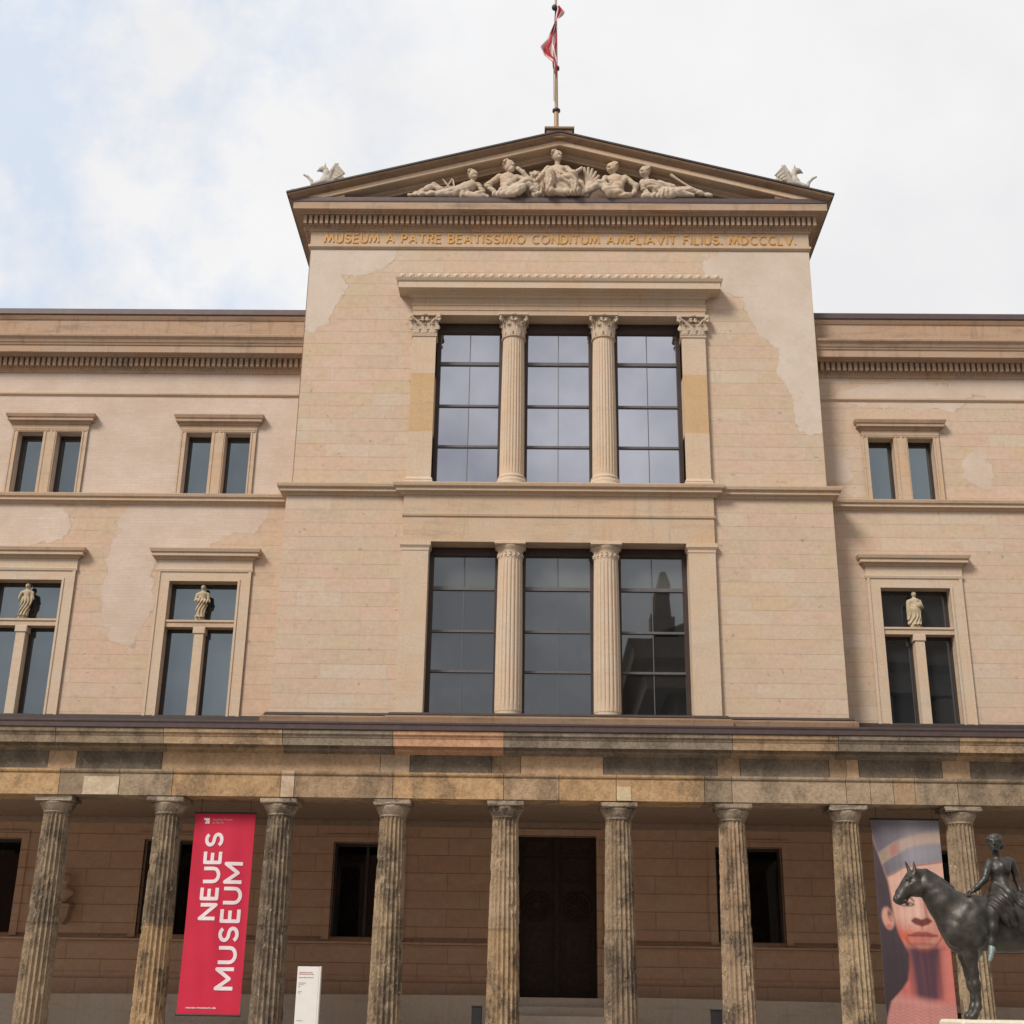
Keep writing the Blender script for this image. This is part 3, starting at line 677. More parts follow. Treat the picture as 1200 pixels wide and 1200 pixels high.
def volute(m, x, y, z, dx, dy, r):
    pts = []
    for k in range(16):
        t = k/15; a = -math.pi/2+t*math.pi*3.2; rr = r*(1-.75*t); pts.append((x+dx*rr*math.cos(a)*.9, y+dy*rr*math.cos(a)*.9, z+rr*math.sin(a)))
    m.tube(pts, [.038-.02*k/15 for k in range(16)], 6)
def corinthian(m, cx, cy, z0, z1, r, flat=None):
    h = z1-z0; ab = r*1.30
    m.box(cx-ab, cx+ab, cy-ab if flat is None else flat-.10, cy+ab if flat is None else flat+.3, z1-.085, z1-.002, b=.015)
    for k in range(5): m.ell((cx+(k-2)*.02, (cy-ab if flat is None else flat-.11), z1-.05), (.03, .03, .045), 6, 4)
    if flat is None:
        m.lathe([(r*1.02, z0), (r*1.09, z0+.02), (r*1.02, z0+.045), (r*.93, z0+.06), (r*.95, z0+h*.5), (r*1.12, z1-.09)], cx, cy, 28)
        for row, (n, z, hh, cu, off) in enumerate(((8, .05, .36, .085, 0), (8, .16, .36, .10, .5))):
            for k in range(n):
                a = 2*math.pi*(k+off)/n+math.pi/8; o = Vector((math.cos(a), math.sin(a), 0)); s = Vector((-o.y, o.x, 0))
                leaf(m, (cx+o.x*r*.93, cy+o.y*r*.93, z0+z), o, (0, 0, 1), s, r*.72, hh*h/.62, cu)
        for sx in (-1, 1):
            for sy in (-1, 1):
                volute(m, cx+sx*ab*.8, cy+sy*ab*.8, z1-.16, sx*.75, sy*.75, .085)
                m.tube([(cx+sx*r*.55, cy+sy*r*.55, z0+h*.45), (cx+sx*r*.72, cy+sy*r*.72, z0+h*.68), (cx+sx*ab*.86, cy+sy*ab*.86, z1-.09)], [.03, .035, .03], 6)
            volute(m, cx+sx*.075, cy-r*1.1, z1-.17, -sx, -.1, .055)
    else:
        m.box(cx-r*.98, cx+r*.98, flat, flat+.3, z0+.04, z1-.085); m.box(cx-r*1.04, cx+r*1.04, flat-.03, flat+.3, z0, z0+.045, b=.012)
        for row, (xs, z, hh, cu) in enumerate((((-.66, 0, .66), .05, .34, .07), ((-.95, -.33, .33, .95), .17, .34, .08))):
            for q in xs: leaf(m, (cx+q*r, flat, z0+z), (0, -1, 0), (0, 0, 1), (1, 0, 0), r*.66, hh*h/.62, cu)
        for s in (-1, 1):
            volute(m, cx+s*r*1.1, flat-.09, z1-.16, s, -.15, .09); volute(m, cx+s*.075, flat-.06, z1-.18, -s, -.1, .055)
            m.tube([(cx+s*r*.4, flat-.03, z0+h*.45), (cx+s*r*.75, flat-.06, z0+h*.7), (cx+s*r*1.2, flat-.1, z1-.09)], [.025, .033, .028], 6)

def lights(name, parent, x0, x1, z0, z1, y, bars, frame_w, top_w, mats, blind_row=False, vbar=True):
    """one opening: panes, dark frame and glazing bars"""
    m = MB(); m.box(x0, x0+frame_w, y-.10, y+.05, z0, z1); m.box(x1-frame_w, x1, y-.10, y+.05, z0, z1); m.box(x0+frame_w, x1-frame_w, y-.102, y+.05, z1-top_w, z1); m.box(x0+frame_w, x1-frame_w, y-.102, y+.05, z0, z0+.05)
    m.build('window_frame', M['frame'], parent)
    m = MB(); a, b = x0+frame_w, x1-frame_w
    for i, z in enumerate(bars):
        w = .05 if i == 0 else .032; m.box(a, b, y-.06, y+.02, z-w, z+w)
    if vbar: m.box((a+b)/2-.011, (a+b)/2+.011, y-.03, y+.02, z0+.05, z1-top_w)
    m.build('glazing_bar', M['bar'] if vbar else M['frame'], parent)
    m = MB(); c = (a+b)/2; zz = [z0+.05]+sorted(bars)+[z1-top_w]
    for i, (p, q) in enumerate(zip(zz, zz[1:])):
        mi = 1 if blind_row and i == len(zz)-2 else 0
        for k, (u, v) in enumerate(((a, c), (c, b))):
            t = rng.normal(0, .0016, 2)                             # panes never sit quite in one plane
            m.add([(u, y+t[0]*(.5), p), (v, y+t[0]*.5+t[1], p), (v, y+t[0]*-.5+t[1], q), (u, y-t[0]*.5, q)], [(0, 1, 2, 3)], mi)
    m.build('window_pane', [M[k] for k in mats], parent)

def bay_windows():
    yf, yg = DB-.12, DB+.50
    # upper window: two Corinthian columns between pilasters, entablature with crested cornice
    m = MB(); P = [(-4.34, DB+.05), (-4.34, yf), (4.34, yf), (4.34, DB+.05)]
    m.sweep(P, [(-.45, 20.684), (0, 20.684), (0, 20.84), (.02, 20.842), (.02, 20.99), (.04, 20.992), (.045, 21.05), (.01, 21.06), (.01, 21.30), (-.1, 21.31)])
    up = m.build('upper_window', M['trim'], museum)
    m = MB(); m.sweep(P, [(0, 21.24), (.05, 21.25), (.08, 21.31), (.13, 21.32), (.16, 21.37), (.40, 21.38), (.42, 21.37), (.42, 21.56), (.46, 21.60), (.50, 21.68), (.50, 21.70), (-.1, 21.76)])
    n = 36
    for k in range(n):                                             # palmette cresting
        c = -4.78+(k+.5)*9.56/n
        m.ell((c, yf-.44, 21.75), (.105, .05, .085), 8, 5); m.ell((c, yf-.475, 21.72), (.045, .05, .05), 6, 4)
        m.ell((c+.13, yf-.45, 21.715), (.03, .04, .04), 6, 4)
    m.build('crested_cornice', M['trim_pale'], up)
    for s in (-1, 1):
        m = MB(); x0, x1 = sorted((s*3.62, s*4.31)); m.box(x0, x1, yf, DB+.45, 15.50, 16.9); m.box(x0+.002, x1-.002, yf+.002, DB+.45, 16.9, 18.75, 1); m.box(x0, x1, yf, DB+.45, 18.75, 20.02)
        pc = [(x0, DB+.3), (x0, yf), (x1, yf), (x1, DB+.3)]
        m.sweep(pc, [(0, 15.26), (.06, 15.26), (.06, 15.34), (.04, 15.37), (.05, 15.41), (.02, 15.46), (0, 15.50)]); m.sweep(pc, [(0, 19.95), (.03, 19.97), (.03, 20.01), (0, 20.02)])
        m.build('pilaster', [M['trim_pale'], M['ochre_block']], up)
        m = MB(); corinthian(m, s*3.965, 0, 20.02, 20.692, .36, flat=yf); m.build('capital', M['carved'], up)
        m = MB(); cx, cy = s*1.33, DB+.16; fluted(m, cx, cy, 15.60, 19.98, .355, .315, 24, 6, 14, .07)
        m.lathe([(.45, 15.26), (.45, 15.33), (.43, 15.34), (.455, 15.39), (.43, 15.45), (.385, 15.46), (.385, 15.49), (.41, 15.53), (.385, 15.57), (.36, 15.58), (.355, 15.61)], cx, cy, 32)
        m.build('column', M['trim_pale'], up)
        m = MB(); corinthian(m, cx, cy, 19.97, 20.70, .335); m.build('capital', M['carved'], up)
    for x0, x1 in ((-3.62, -1.64), (-1.64, 1.64), (1.64, 3.62)):
        a, b = x0, x1
        if x0 == -1.64: a, b = -1.02, 1.02
        elif x0 > 0: a = 1.64
        else: b = -1.64
        lights('light', up, a, b, 15.27, 20.66, yg, (19.36, 17.98, 16.68), .12, .28, ('glass_sky', 'glass_sky'))
    m = MB(); 
    for s in (-1, 1): m.box(s*1.33-.32, s*1.33+.32, yg-.03, yg+.06, 15.27, 20.69)
    m.build('window_post', M['frame'], up)
    # lower window: square blocks, simpler capitals
    m = MB(); P = [(-4.34, DB+.05), (-4.34, yf), (4.34, yf), (4.34, DB+.05)]
    m.sweep(P, [(-.45, 13.554), (.0, 13.554), (.0, 14.28), (.035, 14.30), (.05, 14.36), (.01, 14.38), (.01, 14.95), (-.2, 14.96)])
    lo = m.build('lower_window', M['trim'], museum)
    for s in (-1, 1):
        m = MB(); x0, x1 = sorted((s*3.60, s*4.34)); m.box(x0, x1, yf-.005, DB+.45, 8.3, 13.548)
        pc = [(x0, DB+.3), (x0, yf-.005), (x1, yf-.005), (x1, DB+.3)]
        m.sweep(pc, [(0, 13.28), (.015, 13.29), (.015, 13.36), (.05, 13.42), (.06, 13.43), (.06, 13.548), (0, 13.55)])
        m.build('pilaster', M['trim_pale'], lo)
        m = MB(); cx, cy = s*1.33, DB+.16; fluted(m, cx, cy, 8.82, 13.14, .37, .335, 20, 6, 14, .08)
        m.lathe([(.36, 8.3), (.36, 8.83)], cx, cy, 32)
        m.build('column', M['trim_pale'], lo)
        m = MB(); m.lathe([(.335, 13.10), (.35, 13.12), (.335, 13.15), (.335, 13.30), (.36, 13.36), (.42, 13.43), (.42, 13.45)], cx, cy, 32)
        for k in range(16):
            a = 2*math.pi*k/16; o = Vector((math.cos(a), math.sin(a), 0)); leaf(m, (cx+o.x*.335, cy+o.y*.335, 13.16), o, (0, 0, 1), (-o.y, o.x, 0), .085, .12, .02)
        m.box(cx-.43, cx+.43, cy-.43, cy+.43, 13.455, 13.55, b=.012); m.build('capital', M['trim_pale'], lo)
    for a, b in ((-3.60, -1.64), (-1.02, 1.02), (1.64, 3.60)):
        lights('light', lo, a, b, 8.4, 13.54, yg, (12.37, 11.14, 10.01), .12, .22, ('glass_low', 'glass_blind'), True)
    m = MB()
    for s in (-1, 1): m.box(s*1.33-.32, s*1.33+.32, yg-.03, yg+.06, 8.4, 13.56)
    m.build('window_post', M['frame'], lo)
bay_windows()

def wing_windows():
    yg = DW+.33
    for c in (-15, -10, 10, 15):
        # top floor: paired lights under a small hood
        m = MB(); y = DW-.05
        P = [(c-1.12, DW+.02), (c-1.12, y), (c+1.12, y), (c+1.12, DW+.02)]
        m.wall(c-1.12, c+1.12, 15.21, 17.30, y, [(c-.95, c-.20, 15.21, 17.18), (c+.20, c+.95, 15.21, 17.18)], .06)
        for a, b in ((c-1.06, c-.06), (c+.06, c+1.06)): m.sweep([(a, y+.02), (a, y), (b, y), (b, y+.02)], [(0, 17.20), (.02, 17.21), (.03, 17.25), (0, 17.26)])
        for a in (-1.12, -1.0, -.20+.04, .16-.04, .95, 1.07): m.box(c+a, c+a+.045, y-.018, y+.01, 15.21, 17.2)
        m.sweep(P, [(0, 17.27), (.012, 17.28), (.012, 17.40), (0, 17.41)])
        w = m.build('top_floor_window', M['trim'], museum)
        m = MB(); m.sweep(P, [(0, 17.40), (.05, 17.42), (.07, 17.49), (.15, 17.50), (.15, 17.58), (.18, 17.60), (.21, 17.68), (.21, 17.70), (-.03, 17.74)]); m.build('window_hood', M['trim_brown'], w)
        for a, b in ((c-.95, c-.20), (c+.20, c+.95)):
            m = MB(); m.box(a, a+.05, yg-.05, yg+.03, 15.21, 17.18); m.box(b-.05, b, yg-.05, yg+.03, 15.21, 17.18); m.box(a+.05, b-.05, yg-.052, yg+.03, 17.11, 17.18); m.build('window_frame', M['frame'], w)
            m = MB(); t = rng.normal(0, .002); m.add([(a, yg, 15.2), (b, yg+t, 15.2), (b, yg+t, 17.18), (a, yg, 17.18)], [(0, 1, 2, 3)]); m.build('window_pane', M['glass_wing'], w)
        # main floor: cross window with transom and mullion
        m = MB()
        m.wall(c-1.33, c+1.33, 8.5, 12.95, y, [(c-.97, c+.97, 8.5, 12.6)], .06)
        for a, b in ((c-1.33, c-1.25), (c+1.25, c+1.33), (c-1.03, c-.97), (c+.97, c+1.03)): m.box(a, b, y-.025, y+.01, 8.5, 12.95 if abs(a-c) > 1.1 and abs(b-c) > 1.1 else 12.66)
        m.box(c-.97, c+.97, y-.022, y+.01, 12.6, 12.66)
        P2 = [(c-1.33, DW+.02), (c-1.33, y), (c+1.33, y), (c+1.33, DW+.02)]
        m.sweep(P2, [(0, 12.86), (.03, 12.88), (.045, 12.95), (.02, 12.97), (.02, 13.22), (0, 13.23)])
        w = m.build('main_floor_window', M['trim_pale'], museum)
        m = MB(); m.sweep(P2, [(0, 13.22), (.06, 13.24), (.08, 13.30), (.18, 13.31), (.18, 13.40), (.22, 13.42), (.25, 13.50), (.25, 13.52), (-.03, 13.57)]); m.build('window_hood', M['trim'], w)
        m = MB(); m.box(c-.97, c+.97, DW-.02, DW+.3, 11.27, 11.40); m.box(c-.97, c+.97, DW-.05, DW+.3, 11.402, 11.47, b=.01); m.build('transom', M['trim'], w)
        m = MB(); m.box(c-.13, c+.13, DW-.02, DW+.28, 8.5, 11.08); m.box(c-.17, c+.17, DW-.05, DW+.3, 11.08, 11.268, b=.015); m.build('mullion', M['trim_pale'], w)
        m = MB()
        for a, b, p, q in ((-.97, .97, 11.47, 12.6), (-.97, -.13, 8.5, 11.27), (.13, .97, 8.5, 11.27)):
            m.box(c+a, c+a+.06, yg-.06, yg+.02, p, q); m.box(c+b-.06, c+b, yg-.06, yg+.02, p, q); m.box(c+a+.06, c+b-.06, yg-.062, yg+.02, q-.06, q)
        m.build('window_frame', M['frame'], w)
        m = MB()
        for a, b, p, q in ((-.97, 0, 11.47, 12.6), (0, .97, 11.47, 12.6), (-.97, 0, 8.5, 11.27), (0, .97, 8.5, 11.27)):
            t = rng.normal(0, .002, 2); m.add([(c+a, yg, p), (c+b, yg+t[0], p), (c+b, yg+t[0]+t[1], q), (c+a, yg+t[1], q)], [(0, 1, 2, 3)])
        m.build('window_pane', M['glass_wing'], w)
    for c in (-15, -10, -5, 5, 10, 15):                            # dark ground-floor windows
        m = MB(); y = DW+.36
        for a in (-.87, -.035, .80): m.box(c+a, c+a+.07, y-.07, y+.03, 3.02, 5.47)
        m.box(c-.8, c+.8, y-.072, y+.03, 5.39, 5.47); m.box(c-.8, c+.8, y-.072, y+.03, 3.02, 3.09)
        w = m.build('ground_floor_window', M['dark_metal'], museum)
        m = MB(); m.add([(c-.87, y, 3.02), (c+.87, y, 3.02), (c+.87, y, 5.47), (c-.87, y, 5.47)], [(0, 1, 2, 3)]); m.build('window_pane', M['glass_dark'], w)
wing_windows()

def door():
    y = DW+.34; m = MB(); m.box(-1.03, 1.03, y, y+.06, 1.70, 5.70); d = m.build('door', M['door'], museum)
    for s in (-1, 1):
        m = MB(); x0, x1 = sorted((s*.03, s*1.0)); m.box(x0, x1, y-.04, y, 1.74, 5.66)
        c = (x0+x1)/2
        for z0, z1 in ((1.86, 2.42), (2.55, 3.35), (4.5, 5.15), (5.22, 5.58)):
            for a, b, p, q in ((x0+.12, x1-.12, z0, z0+.05), (x0+.12, x1-.12, z1-.05, z1), (x0+.12, x0+.17, z0+.05, z1-.05), (x1-.17, x1-.12, z0+.05, z1-.05)): m.box(a, b, y-.075, y-.04, p, q)
        m.box(s*.03-.03, s*.03+.03, y-.1, y-.04, 1.74, 5.66)
        leafo = m.build('door_leaf', M['door'], d)
        m = MB()
        for r, t in ((.36, .035), (.27, .022), (.12, .03)):
            m.tube([(c+r*math.cos(k*math.pi/16), y-.06, 3.92+r*math.sin(k*math.pi/16)) for k in range(33)], t, 6)
        for k in range(12): a = k*math.pi/6; m.ell((c+.2*math.cos(a), y-.05, 3.92+.2*math.sin(a)), (.035, .03, .035), 6, 4)
        m.build('rosette', M['door'], d)
    m = MB(); y = DW-.04
    m.box(-1.16, -1.03, y, DW+.1, 1.72, 5.70); m.box(1.03, 1.16, y, DW+.1, 1.72, 5.70); m.box(-1.16, 1.16, y-.003, DW+.1, 5.70, 5.86); m.build('door_frame', M['ground_floor'], museum)
door()

# ------------------------------------------------------------------ colonnade in front of the ground floor
def colonnade():
    col = thing('colonnade', (0, DC, FLOOR), 'long colonnade of scarred fluted columns under a patched stone entablature and brown roof edge', 'colonnade')
    dark, dgrey, ftan, fpink, ochre, tan, mott, gtan, pale, forange = (.215, .175, .135), (.26, .21, .16), (.58, .395, .245), (.57, .425, .30), (.50, .325, .175), (.42, .29, .18), (.31, .235, .16), (.39, .295, .205), (.57, .46, .33), (.56, .33, .20)
    X = lambda u: (u-659)/53.2
    E0, E1 = -21.0, 21.0
    def blocks(spec, prof, y0, name, jx=.006, mats=('patched', 'fresh')):
        m = MB(); edges = [E0]+[X(u) for u, _ in spec[1:]]+[E1]
        for (u, c), a, b in zip(spec, edges, edges[1:]):
            d = rng.uniform(-.006, .006)
            q = rng.uniform(.93, 1.07); m.sweep([(a+jx, y0+d), (b-jx, y0+d)], prof, 1 if c in (ftan, fpink, pale, forange) else 0, tuple(k*q for k in c))
        return m.build(name, [M[k] for k in mats], col, color=True)
    YF = DC-.44
    arch = [(0, tan), (-130, ochre), (66, mott), (137, gtan), (200, ochre), (328, fpink), (344, tan), (460, ochre), (590, tan), (655, ochre), (722, ochre), (825, mott), (857, gtan), (990, gtan), (1018, gtan), (1045, tan), (1070, gtan), (1120, mott), (1210, tan), (1330, ochre), (1500, gtan)]
    arch = [arch[0]]+arch[1:]
    a = blocks(arch, [(-.88, 5.752), (0, 5.752), (0, 6.235), (.03, 6.242), (.045, 6.27), (.045, 6.315), (-.5, 6.32)], YF, 'architrave')
    m = MB(); m.box(X(95), X(137), YF-.012, YF+.02, 5.756, 6.15, 0, pale); m.build('stone_patch', M['fresh'], a, color=True)
    m = MB(); m.box(X(722.5), X(739), YF-.012, YF+.02, 5.758, 6.06, 0, (.58, .47, .30)); m.build('stone_patch', M['fresh'], a, color=True)
    fri = [(0, dgrey), (-90, ftan), (-20, dark), (49, ftan), (83, dark), (185, ftan), (444, fpink), (479, dark), (576, tan), (610, ftan), (707, dark), (841, tan), (868, dgrey), (972, tan), (992, ftan), (1007, dark), (1104, ftan), (1137, dark), (1250, ftan), (1330, dark), (1480, tan)]
    blocks(fri, [(-.86, 6.317), (0, 6.317), (0, 6.74), (-.4, 6.745)], YF+.02, 'frieze')
    cor = [(0, mott), (62, mott), (190, tan), (330, dgrey), (460, forange), (590, dgrey), (857, tan), (980, dgrey), (1120, tan), (1230, forange), (1300, dgrey)]
    blocks(cor, [(-.4, 6.70), (.02, 6.71), (.03, 6.755), (.09, 6.765), (.12, 6.80), (.13, 6.92), (.335, 6.92), (.34, 6.835), (.38, 6.83), (.385, 6.985), (.40, 7.0), (.41, 7.04), (.45, 7.07), (.455, 7.15), (-.4, 7.16)], YF, 'cornice')
    m = MB(); P = [(E0-.05, YF), (E1+.05, YF)]
    m.sweep(P, [(-.4, 7.155), (.47, 7.157), (.49, 7.17), (.50, 7.27), (.525, 7.29), (.53, 7.325), (.50, 7.335), (-.4, 7.34)]); m.build('gutter', M['zinc'], col)
    m = MB(); m.add([(E0, YF-.48, 7.33), (E1, YF-.48, 7.33), (E1, DW-.01, 7.95), (E0, DW-.01, 7.95)], [(0, 1, 2, 3)]); m.build('roof', M['roof'], col)
    m = MB()
    m.box(E0, E1, DC+.44, DW-.002, CEIL, CEIL+.06)
    m.sweep([(E0, DW-.004), (E1, DW-.004)], [(0, CEIL-.17), (.05, CEIL-.14), (.08, CEIL-.05), (.08, CEIL-.003)]); m.build('ceiling', M['ceiling'], col)
    m = MB(); m.box(E0, E1, DC-.62, DW-.03, FLOOR-.3, FLOOR, b=.01)
    for k in range(6): m.box(E0-.3, E1+.3, DC-.62-.34*(k+1), DC+1, 0 if k == 5 else FLOOR-.165*(k+2), FLOOR-.165*(k+1), b=.012) if FLOOR-.165*(k+1) > .05 else None
    m.build('steps', M['grey_stone'], col)
    tones = {-4.5: ((.34, .26, .18), (.34, .255, .17)), -3.5: ((.27, .205, .14), (.44, .30, .17)), -2.5: ((.26, .20, .14), (.24, .185, .135)), -1.5: ((.37, .27, .175), (.35, .26, .17)), -.5: ((.42, .305, .20), (.42, .29, .17)),
             .5: ((.34, .25, .165), (.28, .21, .145)), 1.5: ((.42, .295, .19), (.38, .275, .185)), 2.5: ((.37, .27, .17), (.44, .33, .21)), 3.5: ((.33, .245, .165), (.37, .28, .185))}
    def capital(x, c, s):
        m = MB(); rg = random.Random(s)
        m.lathe([(.292, 5.385), (.302, 5.395), (.302, 5.41), (.292, 5.418), (.305, 5.43), (.345, 5.50), (.395, 5.575), (.405, 5.605), (.39, 5.622)], x, DC, 40, 0, c)
        m.box(x-.42, x+.42, DC-.42, DC+.42, 5.622, 5.75, 0, c, b=.022)
        V = m.v
        for i, (px, py, pz) in enumerate(V):                        # chipped arrises
            e = (abs(px-x) > .35)+(abs(py-DC) > .35)
            if e: q = rg.random()**4*.05*e; V[i] = (px-math.copysign(q, px-x), py-math.copysign(q, py-DC)*.5, pz)
        return m
    for k in range(-8, 8):
        q = k+.5; x = q*2.5; up, lo = tones.get(q, ((.35, .26, .17), (.33, .25, .165)))
        up, lo = tuple(min(.6, a*1.18) for a in up), tuple(min(.6, a*1.18) for a in lo)
        def tone(t, up=up, lo=lo, k=k):
            r = random.Random(k*100+int(t*40)); c = up if t > .475 else lo
            c = tuple(a*.86 for a in c)
            if abs(t-.475) < .008: return tuple(a*.72 for a in c)
            w = r.uniform(.94, 1.06); return tuple(a*w for a in c)
        m = MB(); fluted(m, x, DC, FLOOR, 5.40, .362, .288, 20, 8, 72, .145, True, tone=tone, damage=46 if abs(q) < 5 else 8, seed=k+50)
        c = m.build('column', M['worn'], col, color=True)
        w = rng.uniform(.88, 1.12); capital(x, (.41*w, .33*w, .25*w), k).build('capital', M['worn'], c, color=True)
colonnade()

# ------------------------------------------------------------------ banners
def red_banner():
    x0, x1, z0, z1, y = -8.15, -6.81, 1.25, 5.425, DC
    t = thing('hanging_banner', (-7.5, y, z1), 'crimson banner with white vertical lettering reading NEUES MUSEUM hanging between two columns', 'banner', 'banners between the columns')
    def by(x, z):
        u, v = (x-x0)/(x1-x0), (z1-z)/(z1-z0); return y+.016*math.sin(u*7+v*3.1)*math.sin(math.pi*min(max(v, 0), 1))+.007*math.sin(u*19-v*7)*math.sin(math.pi*min(max(v, 0), 1))**.6
    def drape(o):
        w = WPOS[o.name]
        for q in o.data.vertices: q.co.y = by(q.co.x+w.x, q.co.z+w.z)-.009+(q.co.y+w.y-y+.02)*.6-w.y
    m = MB(); nx, nz = 40, 90; V = []; F = []
    for j in range(nz+1):
        for i in range(nx+1):
            u, v = i/nx, j/nz; V.append((x0+u*(x1-x0), by(x0+u*(x1-x0), z0+v*(z1-z0)), z0+v*(z1-z0)))
    F = [(j*(nx+1)+i, j*(nx+1)+i+1, (j+1)*(nx+1)+i+1, (j+1)*(nx+1)+i) for j in range(nz) for i in range(nx)]
    n = len(V); V += [(a, b+.004, c) for a, b, c in V]; F += [tuple(k+n for k in f[::-1]) for f in list(F)]; m.add(V, F, smooth=True); cl = m.build('cloth', M['banner_red'], t)
    m = MB(); m.tube([(x0-.02, y+.002, z1+.015), (x1+.02, y+.002, z1+.015)], .02, 10); m.tube([(x0-.02, y+.002, z0-.012), (x1+.02, y+.002, z0-.012)], .02, 10)
    for x in (x0+.12, x1-.12): m.tube([(x, y, z1+.02), (x, y, 5.76)], .006, 6)
    m.build('rod', M['black'], t)
    W, H = x1-x0, z1-z0; px = lambda u: x0+W*u; pz = lambda v: z1-H*v
    def put(txt, u0, u1, v0, v1, rot, mat, bold=0.0):
        me = fit_text(text_mesh(txt, 1, 0.0, bold), px(u0), px(u1), pz(v1), pz(v0), y-.022, rot)
        me.transform(Matrix.Translation(-WPOS[cl.name])); drape(mesh_obj('lettering', me, M[mat], cl, WPOS[cl.name], False))
    for txt, u0, u1, v0, v1 in (('NEUES', .225, .475, .106, .535), ('MUSEUM', .585, .855, .258, .875)):
        m = MB(); strokes(m, txt, lambda p, q: (px(u0+(u1-u0)*(1-q)), pz(v1+(v0-v1)*p)), y-.018, .003, .076, .34, step=.05); drape(m.build('lettering', M['banner_white'], cl))
    put('Staatliche Museen', .295, .62, .025, .037, False, 'banner_pink'); put('zu Berlin', .295, .48, .041, .052, False, 'banner_pink')
    put('neues-museum.de', .14, .62, .9625, .9725, False, 'banner_white', .015)
    m = MB(); a = y-.022                                            # small square emblem
    for u0, u1, v0, v1 in ((.15, .245, .024, .034), (.18, .245, .034, .042), (.175, .205, .044, .053), (.21, .245, .042, .053)): m.add([(px(u0), a, pz(v1)), (px(u1), a, pz(v1)), (px(u1), a, pz(v0)), (px(u0), a, pz(v0))], [(0, 1, 2, 3)])
    drape(m.build('emblem', M['banner_white'], cl))
red_banner()

